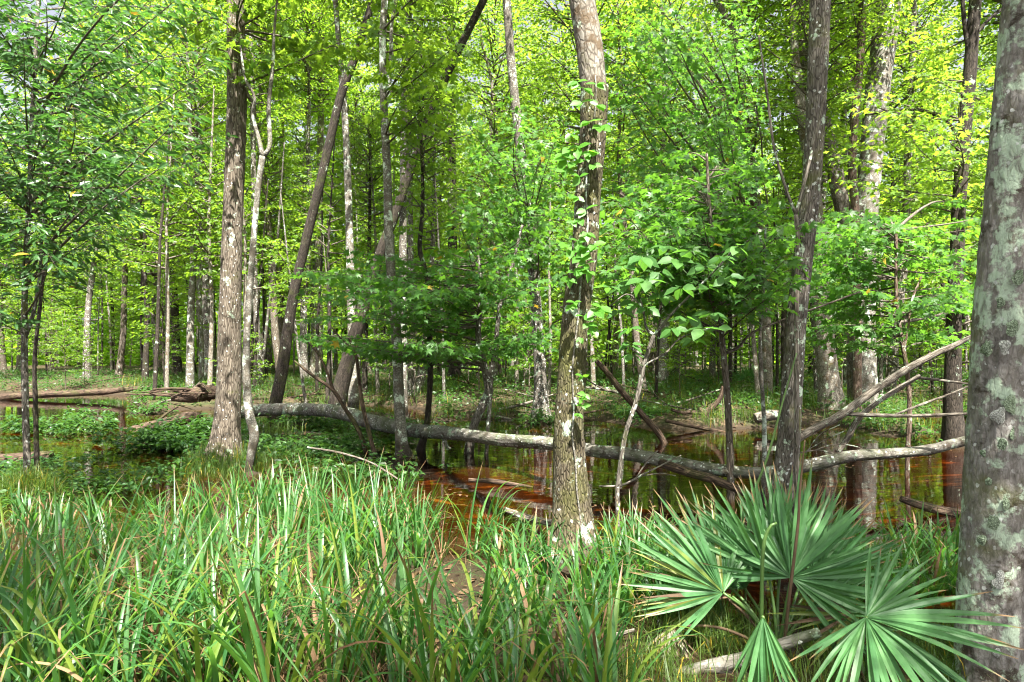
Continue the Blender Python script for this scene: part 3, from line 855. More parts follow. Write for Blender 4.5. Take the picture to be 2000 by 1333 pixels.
# multi-stemmed clump on the right bank
d13 = depth_at(800, 0.22)
hero_tree('tree', 'massive pale mottled trunk rising from the right bank clump to the top', [
    (1690, 800, 46), (1690, 700, 40), (1689, 560, 38), (1692, 430, 40), (1700, 320, 42), (1712, 200, 44), (1724, 100, 45), (1736, -20, 46)], d13, 'bark_pale', top=19, crowns=[('top2', 13, 1.0)], step=0.12, segs=32, flare=0.4)
hero_tree('tree', 'broad pale trunk at left of the bank clump with spreading foot', [
    (1626, 802, 50), (1618, 740, 40), (1610, 660, 36), (1604, 560, 32), (1596, 470, 30), (1590, 400, 29)], d13 - 0.4, 'bark_upper', top=12, crowns=[('tall0', 6.0, 0.8)], step=0.12, segs=28, flare=0.4)
hero_tree('tree', 'pale trunk of the bank clump bending left behind the grey brown tree', [
    (1668, 796, 26), (1668, 660, 27), (1668, 560, 28), (1658, 470, 28), (1640, 380, 29), (1620, 290, 30), (1590, 180, 31), (1570, 90, 31), (1562, -20, 31)], d13 + 0.5, 'bark_upper', top=19, crowns=[('top0', 13, 0.9)], step=0.12, segs=24, flare=0.3)
hero_tree('tree', 'thin reddish trunk between the pale trunks of the right bank clump', [
    (1674, 790, 16), (1674, 600, 15), (1672, 440, 15), (1664, 320, 15), (1672, 200, 15), (1681, 100, 14), (1686, -20, 14)], d13 - 0.8, 'bark_red', top=17, crowns=[('tall3', 9, 0.8)], step=0.12, segs=18, flare=0.2)
d14 = depth_at(862, 0.04)
dark_r, path_14 = hero_tree('tree', 'dark trunk standing in the water near the right edge', [
    (1864, 862, 40), (1861, 800, 33), (1862, 650, 27), (1868, 500, 25), (1873, 400, 24), (1880, 300, 24), (1893, 160, 23), (1906, -20, 21)], d14, 'bark_dark', top=16, crowns=[('tall2', 8.5, 0.9)], segs=28, step=0.08, flare=0.5,
    stems=[dict(pts=[(1892, 100, 9), (1884, 50, 8), (1878, -20, 7)]), dict(pts=[(1897, 80, 7), (1930, 40, 6), (1968, 10, 5), (1990, -10, 4)]),
           dict(pts=[(1878, 290, 7), (1860, 250, 6), (1820, 222, 5), (1760, 214, 4), (1690, 225, 4)], name='arching_limb')])
# centre back tree
d15 = depth_at(818, 0.08)
back_c, path_15 = hero_tree('tree', 'grey tree with dark wet buttressed foot behind the fallen log, left of centre tree', [
    (1056, 818, 34), (1056, 770, 27), (1053, 690, 23), (1047, 600, 22), (1040, 500, 22), (1034, 420, 22), (1024, 350, 20), (1012, 250, 18), (1001, 150, 17), (989, 0, 16)], d15, 'bark_grey', top=18, crowns=[('top1', 12, 0.9)], segs=28, step=0.1, flare=0.7, flare_k=0.3)
# twin leaning stem in the water
d16 = depth_at(884, 0.0)
twin, path_16 = hero_tree('tree', 'crooked two-stemmed maple leaning in the water behind the fallen log', [
    (916, 884, 20), (921, 850, 17), (932, 815, 16), (946, 785, 17), (955, 762, 17), (949, 730, 14), (941, 690, 13), (934, 650, 12), (940, 560, 9), (930, 480, 7)], d16, 'bark_grey', segs=18, step=0.06, flare=0.5, flare_k=0.15,
    stems=[dict(pts=[(955, 765, 12), (960, 725, 11), (968, 680, 10), (976, 600, 8), (1000, 520, 6), (1020, 440, 5)])])
rg = np.random.default_rng(302)
foliage(twin, fan_limbs(path_16, (600, 1110, 490, 680), 66, rg, (9.0, 14.5), drop=0.12) + fan_limbs(path_16, (840, 1100, 380, 540), 12, rg, (10, 13.5)), M['leaf_maple'], T_STAR, 0.15, rg, r0=0.006, tw=0.5, sp=0.085, parts_n=280, njit=0.75, leafy=1.9)
hero_tree('branch', 'white lichened dead stick standing upright in the water under the crooked maple', [
    (950, 890, 8), (952, 850, 8), (956, 800, 8), (958, 770, 6)], d16 - 0.2, 'bark_pale', segs=8, step=0.05, flare=0, cat='branch', bury=0.1)
hero_tree('tree', 'thin wavy brown stem with kinked top left of the crooked maple', [
    (822, 880, 18), (832, 840, 12), (839, 770, 11), (840, 700, 11), (836, 600, 10), (834, 540, 9), (820, 490, 9), (823, 440, 8), (826, 380, 7), (822, 250, 6)], depth_at(880, 0.0), 'bark_dark', segs=12, step=0.08, flare=0.8, flare_k=0.15, crowns=[('low1', 3.2, 0.8), ('low2', 4.4, 0.8)], top=6.0)
hero_tree('tree', 'straight grey trunk close behind the slim pale tree', [
    (786, 790, 20), (787, 700, 17), (787, 500, 15), (788, 350, 14), (790, 200, 13), (793, 0, 12)], depth_at(790, 0.2), 'bark_grey', top=18, crowns=[('tall0', 9.5, 1.0)], step=0.2, segs=14)
hero_tree('tree', 'slimmer grey trunk just right behind the slim pale tree', [
    (803, 775, 13), (803, 600, 12), (801, 400, 11), (800, 260, 10), (800, 0, 9)], depth_at(775, 0.25), 'bark_grey', top=18, crowns=[('tall3', 10, 0.9)], step=0.2, segs=12)
hero_tree('tree', 'old furrowed hollow trunk with buttresses in the middle distance', [
    (888, 752, 30), (888, 720, 22), (886, 650, 20), (884, 500, 18), (882, 300, 16), (880, 0, 13)], depth_at(752, 0.32), 'bark_dark', top=21, crowns=[('top2', 14, 0.9)], step=0.2, segs=20, flare=0.9, flare_k=0.4)
hero_tree('tree', 'grey trunk leaning right with wide foot beside the wavy brown stem', [
    (812, 775, 24), (823, 735, 18), (829, 690, 14), (836, 620, 12)], depth_at(775, 0.25), 'bark_grey', top=9, crowns=[('tall1', 4.8, 0.6)], step=0.2, segs=14, flare=0.6)

# right-of-centre understory
d19 = 8.0
stem1425, path_19 = hero_tree('tree', 'thin furrowed sapling in the water right of centre with star-shaped leaves', [
    (1427, 955, 15), (1426, 900, 14), (1422, 800, 13), (1416, 720, 12), (1411, 670, 11), (1405, 600, 9), (1395, 500, 8), (1385, 400, 7), (1380, 300, 5)], d19, 'bark_brown', segs=16, step=0.05, rough=0.003, flare=0.25, flare_k=0.1,
    stems=[dict(pts=[(1416, 690, 7), (1440, 680, 6), (1470, 650, 5), (1530, 625, 4), (1600, 600, 4), (1680, 570, 3)])])
rg = np.random.default_rng(303)
foliage(stem1425, fan_limbs(path_19, (1180, 1570, 390, 570), 80, rg, (6.3, 9.5)) + fan_limbs(path_19, (1200, 1500, 300, 420), 16, rg, (7.5, 10)), M['leaf_maple'], T_STAR, 0.135, rg, r0=0.006, tw=0.42, sp=0.065, parts_n=280, njit=0.75, leafy=1.5)
hero_tree('sapling', 'very thin pale straight stem in front of the water, left of the grey brown tree', [
    (1490, 945, 9), (1493, 860, 9), (1490, 780, 8), (1486, 720, 8), (1485, 640, 7), (1492, 540, 6), (1495, 440, 4)], 7.7, 'bark_pale', segs=10, step=0.05, flare=0.2, flare_k=0.08)
d3 = 9.6
right_sap, path_rs = hero_tree('tree', 'small dark leaved maple sapling behind the slanting dead branches at right', [
    (1772, 905, 9), (1776, 810, 9), (1773, 740, 8), (1764, 680, 8), (1756, 630, 7), (1750, 560, 6), (1750, 450, 5)], d3, 'bark_red', segs=12, step=0.06, flare=0.2, flare_k=0.08,
    stems=[dict(pts=[(1765, 685, 5), (1774, 640, 4), (1780, 590, 4), (1800, 540, 3)])])
rg = np.random.default_rng(304)
foliage(right_sap, fan_limbs(path_rs, (1560, 1920, 410, 680), 72, rg, (8.2, 13.5), drop=0.12), M['leaf_maple'], T_STAR, 0.145, rg, r0=0.006, tw=0.45, sp=0.07, parts_n=220, njit=0.75, leafy=1.6)
# foliage of the taller traced trees that hangs inside the frame
rg = np.random.default_rng(305)
foliage(back_c, fan_limbs(path_15, (900, 1130, 190, 470), 40, rg, (12, 18), drop=0.2), M['leaf_maple'], T_STAR, 0.17, rg, tw=0.65, sp=0.10, node=0.17, leafy=2.2)
rg = np.random.default_rng(306)
foliage(left, fan_limbs(path_l, (440, 720, -120, 150), 24, rg, (8.8, 13), drop=0.15), M['leaf_mid'], T_STAR, 0.17, rg, tw=0.5, sp=0.085, leafy=2.0)
foliage(left, fan_limbs(path_l, (230, 470, -90, 110), 8, rg, (10, 13), drop=0.15), M['leaf_mid'], T_STAR, 0.17, rg, tw=0.5, sp=0.085, leafy=1.8, name='crown')
rg = np.random.default_rng(307)
foliage(pale, fan_limbs(path_p, (700, 960, -100, 200), 22, rg, (9.5, 14), drop=0.15), M['leaf_mid'], T_STAR, 0.17, rg, tw=0.5, sp=0.085, leafy=2.0)
topright, path_tr = hero_tree('tree', 'tall leaning sunlit tree behind the leaf screen right of centre', [
    (1500, 790, 20), (1495, 600, 18), (1478, 400, 16), (1462, 280, 15), (1446, 150, 13), (1438, 80, 12), (1410, 20, 11), (1370, -40, 9)], depth_at(790, 0.2), 'bark_upper', top=15, crowns=[('tall2', 8, 0.8)], step=0.12, segs=18)
rg = np.random.default_rng(308)
foliage(topright, fan_limbs(path_tr, (1185, 1480, 10, 420), 66, rg, (10.5, 16.5), drop=0.15), M['leaf_maple'], T_STAR, 0.165, rg, tw=0.6, sp=0.10, node=0.16, leafy=2.4)
foliage(dark_r, fan_limbs(path_14, (1640, 1960, 120, 380), 30, rg, (11, 16), drop=0.2), M['leaf_sun'], T_STAR, 0.14, rg, tw=0.55, sp=0.09, leafy=2.0)

# broad-leaved sapling in front, wavy stem
d21 = 5.85
broad, path_bs = hero_tree('sapling', 'wavy pale sapling right of centre tree with large broad leaves', [
    (1210, 1075, 10), (1207, 1010, 9), (1206, 960, 9), (1213, 900, 9), (1224, 840, 9), (1244, 780, 9), (1256, 720, 9), (1268, 680, 8), (1277, 655, 7)], d21, 'bark_grey', segs=14, step=0.03, rough=0.001, flare=0.2, flare_k=0.05, lumps=0.08,
    stems=[dict(pts=[(1277, 655, 6), (1262, 640, 5), (1255, 600, 4), (1240, 560, 3)], name='twig'), dict(pts=[(1277, 655, 6), (1310, 615, 5), (1350, 575, 4), (1400, 525, 3), (1430, 490, 3)], name='twig'),
           dict(pts=[(1256, 715, 5), (1300, 690, 4), (1330, 660, 3), (1390, 640, 3)], name='twig'), dict(pts=[(1262, 700, 4), (1245, 690, 3), (1230, 680, 3)], name='twig'), dict(pts=[(1255, 600, 4), (1225, 575, 3), (1190, 600, 2)], name='twig')])
base = np.array(broad['_base'])
rg = np.random.default_rng(309)
leaf_big = make_mesh('broad_leaf', T_OVATE[0] * np.array([1, 1.15, 1]), T_OVATE[1], M['leaf_big'], smooth=True)
def put_leaf(parent, me, base, p, xd, nr, s, name='leaf'):
    x = unit(xd); z = unit(nr - x * np.dot(nr, x)); y = np.cross(z, x)
    p = np.asarray(p) - base
    o = link(name, me, parent)
    o.matrix_basis = Matrix(((x[0] * s, y[0] * s, z[0] * s, p[0]), (x[1] * s, y[1] * s, z[1] * s, p[1]), (x[2] * s, y[2] * s, z[2] * s, p[2]), (0, 0, 0, 1)))
    return o
clusters = [(1235, 690, 22), (1230, 640, 26), (1210, 605, 28), (1240, 590, 30), (1265, 600, 26), (1190, 560, 26), (1225, 545, 34), (1262, 545, 36), (1290, 530, 34), (1320, 505, 34), (1350, 490, 32), (1300, 480, 30),
            (1255, 500, 30), (1340, 620, 30), (1370, 640, 30), (1390, 610, 28), (1355, 660, 26), (1400, 640, 24), (1315, 640, 28), (1380, 560, 28), (1420, 540, 28), (1410, 500, 26), (1440, 480, 26), (1290, 580, 26), (1330, 560, 26), (1230, 672, 24), (1375, 520, 26), (1215, 520, 26)]
tw_pts = np.vstack([catmull(trace(p_, d21), 6)[:, :3] for p_ in ([(1277, 655, 6), (1262, 640, 5), (1255, 600, 4), (1240, 560, 3)], [(1277, 655, 6), (1310, 615, 5), (1350, 575, 4), (1400, 525, 3), (1430, 490, 3)], [(1256, 715, 5), (1300, 690, 4), (1330, 660, 3), (1390, 640, 3)], [(1262, 700, 4), (1245, 690, 3), (1230, 680, 3)], [(1255, 600, 4), (1225, 575, 3), (1190, 600, 2)])])
for cx, cy_, r in clusters:
    dd = d21 + rg.uniform(-0.5, 0.35)
    c = P(cx, cy_, dd)
    nq = tw_pts[int(np.argmin(np.linalg.norm(tw_pts - (c - np.array([0, 0, 0.12])), axis=1)))]
    pth = catmull(np.array([[*nq, 0.004], [*((nq + c) / 2 + np.array([0, 0, -0.03])), 0.003], [*c, 0.002]]), 5); pth[:, :3] -= base
    V, F, A = tube(pth, 5, 0.05)
    link('leaf_stalk', make_mesh('leaf_stalk', V, F, M['stalk'], attr=A), broad)
    a0 = rg.uniform(0, 6.28)
    for k in range(5):
        a = a0 + k * 1.257 + rg.normal(0, 0.2)
        xd = np.array([math.cos(a), math.sin(a), rg.uniform(-0.75, 0.0)])
        put_leaf(broad, leaf_big, base, c + xd * 0.02, xd, np.array([0, -0.45, 1]) + rg.normal(0, 0.3, 3), r / FPX * dd * rg.uniform(0.9, 1.35))

# creeper on the centre tree: a thing of its own
def on_trunk(py, off=0.0, lift=0.012):
    """point on the camera-facing bark of the centre tree at photo row py, off in trunk radii"""
    z = CAM_H - (py - HOR) / FPX * d_c
    i = int(np.argmin(np.abs(path_c[:, 2] - z)))
    c, r = path_c[i, :3], path_c[i, 3]
    return np.array([c[0] + off * r, c[1] - (r * math.sqrt(max(0.0, 1 - min(1, off * off))) + lift), z])
vine_pts = [(1060, .25), (1000, .30), (950, .22), (900, .28), (850, .15), (800, .2), (760, .05), (720, -.05), (680, .0), (620, .1), (560, -.05), (500, -.1), (440, .0), (400, -.2), (330, -.35), (290, -.3), (250, -.1), (200, 0.0), (160, -.1)]
vp = np.array([[*on_trunk(a, b), 0.007 if a > 300 else 0.005] for a, b in vine_pts])
vb = vp[0, :3].copy()
creeper = thing('creeper_vine', 'thin grey creeper with bright green leaves climbing the centre trunk', 'vine', tuple(vb))
vl = catmull(vp, 6); vl[:, :3] -= vb
V, F, A = tube(vl, 8, 0.03, lumps=0.1)
link('stem', make_mesh('stem', V, F, M['bark_pale'], attr=A), creeper)
leaf_v = make_mesh('creeper_leaf', T_OVATE[0] * np.array([1, 1.2, 1]), T_OVATE[1], M['leaf_vine'], smooth=True)
rg = np.random.default_rng(310)
for px, py, s in [(1165, 165, 20), (1140, 172, 22), (1128, 160, 18), (1150, 238, 22), (1174, 246, 24), (1128, 290, 22), (1145, 302, 20), (1120, 318, 22), (1104, 310, 22), (1103, 330, 20), (1150, 295, 18), (1112, 290, 20), (1158, 322, 18), (1143, 410, 20), (1132, 345, 20),
        (1118, 432, 16), (1132, 428, 16), (1128, 470, 20), (1106, 478, 20), (1150, 485, 22), (1140, 492, 20), (1118, 490, 18), (1160, 478, 20), (1130, 503, 20), (1142, 515, 18), (1120, 530, 18), (1150, 530, 20), (1135, 528, 16), (1122, 590, 15), (1114, 596, 14),
        (1140, 618, 18), (1148, 632, 18), (1158, 640, 20), (1165, 605, 24), (1175, 600, 22), (1138, 735, 14), (1143, 770, 12), (1135, 778, 12), (1138, 792, 12), (1130, 808, 10), (1098, 300, 24), (1116, 262, 18), (1136, 200, 20), (1168, 205, 18), (1128, 385, 18), (1146, 455, 18), (1112, 545, 16), (1134, 660, 14)]:
    c = P(px, py, d_c - 0.24)
    for k in range(3):
        a = math.radians(-90 + (k - 1) * 62) + rg.normal(0, 0.25) + rg.choice([-0.4, 0.4])
        xd = np.array([math.cos(a) * 0.9, -0.45 + rg.normal(0, 0.2), math.sin(a) * 0.75 + 0.15])
        put_leaf(creeper, leaf_v, vb, c, xd, np.array([0, -0.8, 0.7]) + rg.normal(0, 0.25, 3), s * 1.15 / FPX * d_c * rg.uniform(0.8, 1.2))

# ------------------------------------------------------------------ fallen logs and branches
def wood(name, label, pts, d, mat, cat='log', segs=16, step=0.05, rough=0.005, lumps=0.08, stubs=(), group=None, fix=None):
    N_TREE[0] += 1
    path = trace(pts, d)
    p = catmull(path, 8)
    base = p[len(p) // 2, :3].copy()
    base[2] = p[:, 2].min()
    t = thing(name, label, cat, tuple(base), group)
    q = p.copy(); q[:, :3] -= base
    V, F, A = tube(q, segs, step, rough=rough, lumps=lumps, seed=N_TREE[0] + 300)
    link('stem', make_mesh('stem', V, F, M[mat], attr=A), t)
    for st in stubs:
        s = catmull(trace(st, d), 5); s[:, :3] -= base
        V, F, A = tube(s, max(6, segs // 2), step, lumps=lumps, seed=N_TREE[0] + 400)
        link('side_branch', make_mesh('side_branch', V, F, M[mat], attr=A), t)
    return t

wood('fallen_log', 'long mossy fallen trunk lying across the water from left to centre right', [
    (455, 808, 25, 17.2), (520, 801, 24, 16.8), (600, 800, 24, 16.0), (660, 805, 26, 15.0), (720, 822, 28, 13.6), (790, 838, 27, 12.4), (870, 846, 26, 11.4), (960, 857, 24, 10.5), (1060, 866, 24, 9.7), (1160, 881, 24, 9.1), (1230, 888, 24, 8.8), (1320, 906, 24, 8.4), (1400, 919, 24, 8.1), (1480, 925, 22, 7.95), (1545, 915, 23, 7.95),
    (1600, 905, 24, 8.0), (1660, 892, 22, 8.1), (1740, 887, 20, 8.25), (1810, 880, 19, 8.4), (1860, 868, 18, 8.5), (1920, 855, 17, 8.7)], 10, 'log', segs=36, step=0.05, rough=0.013, lumps=0.14, stubs=[[(868, 858, 9, 11.4), (872, 872, 7, 11.3), (880, 876, 4, 11.2)], [(655, 800, 9, 15.0), (668, 786, 8, 15.0), (672, 782, 4, 15.0)], [(1235, 880, 6, 8.8), (1242, 868, 5, 8.7)], [(1340, 912, 8, 8.4), (1350, 930, 6, 8.3)]])
wood('fallen_branch', 'dark sunken limb dipping into the water under the fallen trunk', [(1290, 905, 18, 8.4), (1350, 925, 18, 8.1), (1400, 940, 17, 7.8), (1460, 965, 14, 7.5)], 8, 'rotten', cat='branch')
wood('fallen_branch', 'long pale dead branch slanting up right towards the big lichen tree', [(1540, 868, 17), (1590, 838, 16), (1640, 812, 16), (1700, 768, 15), (1760, 728, 14), (1820, 695, 12), (1870, 672, 10), (1912, 650, 7)], 8.1, 'deadwood', cat='branch',
     stubs=[[(1645, 808, 8), (1720, 812, 8), (1800, 812, 7), (1905, 808, 5)]])
wood('fallen_branch', 'grey dead branch crossing below the long pale slanting one', [(1636, 885, 10), (1656, 855, 11), (1675, 820, 11), (1710, 788, 10), (1760, 756, 9), (1796, 734, 7)], 8.3, 'deadwood', cat='branch',
     stubs=[[(1790, 738, 5), (1830, 742, 5), (1905, 752, 4)], [(1750, 810, 5), (1800, 790, 5), (1850, 772, 4), (1898, 752, 4)]])
wood('fallen_branch', 'dark dead pole leaning left out of the water right of centre tree', [(1300, 872, 14), (1285, 845, 13), (1250, 805, 12), (1215, 765, 12), (1188, 730, 11), (1165, 705, 9)], 13.0, 'rotten', cat='branch')
wood('fallen_branch', 'dark gnarled branch with raised fork on the far shore', [(1390, 834, 14), (1378, 815, 14), (1385, 802, 12), (1405, 780, 9), (1413, 755, 7)], 15.8, 'rotten', cat='branch',
     stubs=[[(1380, 808, 9), (1350, 806, 8), (1330, 806, 7), (1310, 800, 5)], [(1378, 808, 9), (1365, 798, 7)]])
wood('fallen_log', 'pale weathered log end lying on the right shore beside the grey brown tree', [(1475, 818, 20), (1500, 812, 22), (1530, 810, 18)], 15.0, 'deadwood')
wood('fallen_branch', 'thin dark stick lying along the far waterline', [(1300, 822, 7), (1350, 832, 8), (1400, 842, 7), (1425, 846, 5)], 15.0, 'rotten', cat='branch')
wood('fallen_branch', 'bare pale twig branch sticking up beside the wavy sapling', [(1170, 950, 4), (1215, 948, 5), (1260, 925, 4), (1330, 890, 2)], 6.6, 'deadwood', cat='branch', segs=6, stubs=[[(1240, 938, 3), (1265, 900, 3), (1285, 880, 2)], [(1255, 930, 3), (1290, 925, 2), (1320, 930, 2)]])
wood('fallen_log', 'long dark log lying along the far left waterline', [(-80, 778, 14), (0, 776, 14), (90, 771, 12), (180, 767, 12), (260, 760, 10), (330, 756, 8)], 24.8, 'rotten', lumps=0.2)
wood('fallen_log', 'rotten brown log half buried in leaves left of the sunlit trunk', [(236, 846, 14, 15.5), (280, 838, 20, 15.3), (330, 826, 24, 15.1), (372, 816, 20, 14.9), (392, 812, 10, 14.8)], 15, 'rotten', rough=0.03, lumps=0.2, stubs=[[(300, 828, 6, 15.1), (330, 805, 4, 15.1), (348, 795, 3, 15.1)]])
wood('fallen_log', 'dark log end at the far left behind the slim speckled tree', [(-60, 905, 34), (0, 903, 32), (60, 897, 28), (100, 890, 18)], 10.6, 'rotten', rough=0.01)
wood('fallen_branch', 'dark leaning dead stem with forks in front of the long fallen trunk', [(716, 885, 10), (700, 840, 9), (675, 800, 8), (650, 762, 7), (612, 735, 6), (575, 705, 4)], 11.6, 'rotten', cat='branch', stubs=[[(652, 764, 6), (640, 730, 5), (620, 690, 4), (590, 655, 3)]])
wood('fallen_branch', 'second dark thin leaning stem near the slim pale tree', [(733, 890, 9), (722, 850, 8), (710, 800, 8), (703, 755, 7), (696, 700, 6), (682, 660, 4)], 11.2, 'rotten', cat='branch', stubs=[[(698, 690, 4), (672, 668, 3), (648, 640, 3)]])
wood('fallen_branch', 'thin pale stick arching over the water behind the sedge', [(600, 874, 3), (660, 884, 4), (720, 902, 4), (760, 925, 4), (790, 945, 3)], 9.0, 'deadwood', cat='branch', segs=6)
wood('fallen_branch', 'sunken pale limb at the waterline left of the centre trunk', [(915, 938, 8), (960, 940, 10), (1000, 946, 8), (1040, 952, 4)], 8.8, 'rotten', cat='branch')
wood('fallen_branch', 'grey bowed limb lying against the foot of the centre trunk', [(985, 995, 10), (1030, 1012, 14), (1080, 1022, 14), (1110, 1020, 12)], 6.5, 'deadwood', cat='branch')
wood('fallen_branch', 'black sunken limb in the water left of the big lichen tree', [(1760, 975, 12), (1800, 988, 16), (1850, 1000, 18), (1900, 1005, 18)], 7.2, 'rotten', cat='branch')
wood('fallen_branch', 'grey log lying under the palmetto at the bottom', [(1240, 1345, 26), (1300, 1328, 28), (1380, 1305, 28), (1450, 1288, 26), (1540, 1255, 22), (1600, 1235, 17)], 3.72, 'log', cat='branch', segs=24, step=0.03)
wood('fallen_branch', 'curved bare stick among the sedges at bottom centre', [(1075, 1290, 10), (1110, 1275, 14), (1150, 1258, 14), (1190, 1245, 10), (1240, 1230, 6)], 4.05, 'deadwood', cat='branch', segs=12)
wood('fallen_branch', 'fine spray of bare twigs between the log and the slanting dead branch', [(1560, 885, 3), (1600, 880, 3), (1640, 890, 2), (1690, 900, 2)], 8.2, 'deadwood', cat='branch', segs=5,
     stubs=[[(1570, 884, 2), (1610, 860, 2), (1650, 842, 2)], [(1590, 880, 2), (1630, 868, 2), (1670, 872, 2), (1690, 882, 2)], [(1575, 884, 2), (1600, 850, 2), (1640, 830, 2)]])
# root plate of a fallen tree
rp = thing('root_mass', 'dark upturned root mass with tangled roots beside the sunlit trunk', 'roots', tuple(P(375, 780, 17.5)))
rg = np.random.default_rng(311)
b0 = P(375, 780, 17.5)
for k in range(18):
    a = P(rg.uniform(330, 425), rg.uniform(766, 782), 17.5 + rg.uniform(-0.4, 0.5))
    e = P(rg.uniform(235, 425), rg.uniform(756, 788), 17.2 + rg.uniform(-0.9, 0.7))
    m = (a + e) / 2 + rg.normal(0, 0.12, 3) + np.array([0, 0, 0.08])
    r = rg.uniform(0.012, 0.055)
    pth = catmull(np.array([[*a, r], [*m, r * 0.8], [*e, r * 0.3]]), 6); pth[:, :3] -= b0
    V, F, A = tube(pth, 10, 0.08, lumps=0.2, rough=0.006, seed=k)
    link('root', make_mesh('root', V, F, M['rotten'], attr=A), rp)
pth = catmull(np.array([[*P(432, 768, 17.6), 0.14], [*P(400, 770, 17.5), 0.2], [*P(370, 776, 17.4), 0.16], [*P(335, 780, 17.3), 0.06]]), 6); pth[:, :3] -= b0
V, F, A = tube(pth, 24, 0.06, lumps=0.25, rough=0.03, seed=77)
link('stump', make_mesh('stump', V, F, M['rotten'], attr=A), rp)

# ------------------------------------------------------------------ palmettos
def segment_mesh(name, mat, w=0.042, bend=0.0, droop=0.12, n=9, tipdry=True):
    """one pleated palmetto segment, unit length along +x, folded along its midrib"""
    V, F = [], []
    for i in range(n + 1):
        t = i / n
        ww = w * (0.22 + 0.78 * min(1, t / 0.38)) * (1 - max(0, (t - 0.38) / 0.62) ** 1.6) + 0.0012
        z = -droop * t ** 2.6
        y = bend * t * t
        V += [(t, y + ww, z + ww * 0.42), (t, y, z), (t, y - ww, z + ww * 0.42)]
        if i < n:
            a = i * 3
            F += [(a, a + 1, a + 4, a + 3), (a + 1, a + 2, a + 5, a + 4)]
    return make_mesh(name, np.array(V), np.array(F), mat, smooth=False, attr=np.repeat(np.stack([np.linspace(0, 1, n + 1), np.zeros(n + 1), np.zeros(n + 1)], 1), 3, 0))
SEG = {}
for mk, key in (('palm', 'g'), ('palm_yellow', 'y'), ('palm_dead', 'd'), ('palm_brown', 'b')):
    SEG[key] = [segment_mesh('palm_segment', M[mk], w=w, bend=b, droop=dr) for w, b, dr in ((0.027, 0.03, 0.04), (0.029, -0.04, 0.10), (0.025, 0.01, 0.18), (0.027, 0.045, 0.30))]

def frond(plant, base, root, hub, axis, up, radius, a0, a1, n, rg, key='g', cup=0.25, droop=1, alt=None, hang=0.0, r_var=0.2, petiole=True):
    """hub: world point; axis: centre direction of the fan; up: fan normal; segments swept from a0 to a1 degrees about the normal"""
    hub = np.asarray(hub, float)
    f = link('frond', None, plant)
    f.location = tuple(hub - base)
    x = unit(axis); z = unit(np.asarray(up, float) - x * np.dot(up, x)); y = np.cross(z, x)
    for k in range(n):
        a = math.radians(a0 + (a1 - a0) * (k + rg.normal(0, 0.42)) / max(1, n - 1))
        dirv = unit(math.cos(a) * x + math.sin(a) * y + (cup + rg.normal(0, 0.13)) * z + np.array([0, 0, -hang]))
        nr = unit(z - dirv * np.dot(z, dirv) + 0.28 * rg.normal(0, 1, 3))
        nr = unit(nr - dirv * np.dot(nr, dirv))
        yy = np.cross(nr, dirv)
        kk = alt if (alt and rg.uniform() < 0.18) else key
        me = SEG[kk][min(3, max(0, int(droop + rg.integers(-1, 2))))]
        s = radius * rg.uniform(1 - r_var, 1 + r_var * 0.5) * (1 - 0.22 * abs((k / max(1, n - 1)) * 2 - 1) ** 3)
        o = link('segment', me, f)
        st = dirv * 0.008
        o.matrix_basis = Matrix(((dirv[0] * s, yy[0] * s, nr[0] * s, st[0]), (dirv[1] * s, yy[1] * s, nr[1] * s, st[1]), (dirv[2] * s, yy[2] * s, nr[2] * s, st[2]), (0, 0, 0, 1)))
    if petiole:
        r0 = np.asarray(root, float) - hub
        mid = r0 * 0.5 + np.array([0, 0, 0.10]) * np.linalg.norm(r0) + rg.normal(0, 0.01, 3)
        pth = catmull(np.array([[*r0, 0.011], [*mid, 0.009], [0, 0, 0, 0.007]]), 8)
        V, F, A = tube(pth, 8, 0.04)
        link('stalk', make_mesh('stalk', V, F, M['stalk' if key in 'gy' else 'palm_brown'], attr=A), f)
    return f

rg = np.random.default_rng(401)
root1 = P(1520, 1290, 3.95); root1[2] = gh(root1[0], root1[1])
pal = thing('palmetto', 'large blue-green fan palmetto in the right foreground', 'palm', tuple(root1))
cam_p = np.array([0, 0, CAM_H])
tocam = lambda p: unit(cam_p - p)
h1 = P(1545, 1128, 3.95)
frond(pal, root1, root1, h1, (0.12, 0.30, 1.0), tocam(h1) + np.array([0, 0, .2]), 0.66, -140, 100, 36, rg, droop=0.9, cup=-0.05)
h1b = P(1525, 1110, 4.25)
frond(pal, root1, root1, h1b, (-0.15, 0.25, 1.0), tocam(h1b), 0.60, -70, 75, 26, rg, droop=0.7, cup=0.1)
h2 = P(1412, 1158, 4.0)
frond(pal, root1, root1, h2, (-0.75, 0.25, 0.65), tocam(h2) + np.array([0.1, 0, .5]), 0.60, -95, 80, 36, rg, droop=1.0, cup=0.05, alt='y')
h2b = P(1390, 1120, 4.35)
frond(pal, root1, root1, h2b, (-0.55, 0.2, 0.85), tocam(h2b) + np.array([0.6, 0, 0.0]), 0.58, -55, 50, 16, rg, droop=0.5, cup=0.1, alt='y')
h4 = P(1490, 1205, 3.15)
frond(pal, root1, P(1500, 1340, 3.5), h4, (0.0, -0.10, -1.0), tocam(h4), 0.44, -30, 28, 15, rg, droop=0.3, cup=0.10, alt='y')
h1c = P(1560, 1095, 4.4)
frond(pal, root1, root1, h1c, (0.55, 0.2, 0.8), tocam(h1c) + np.array([-0.3, 0, 0.1]), 0.56, -60, 60, 20, rg, droop=0.5, cup=0.05)
h5 = P(1350, 1085, 4.3)
frond(pal, root1, root1, P(1410, 1160, 4.1), (-0.75, 0.3, 0.8), tocam(h5), 0.50, -14, 14, 7, rg, key='b', droop=0.4, cup=0.0)
h6 = P(1330, 1120, 4.15)
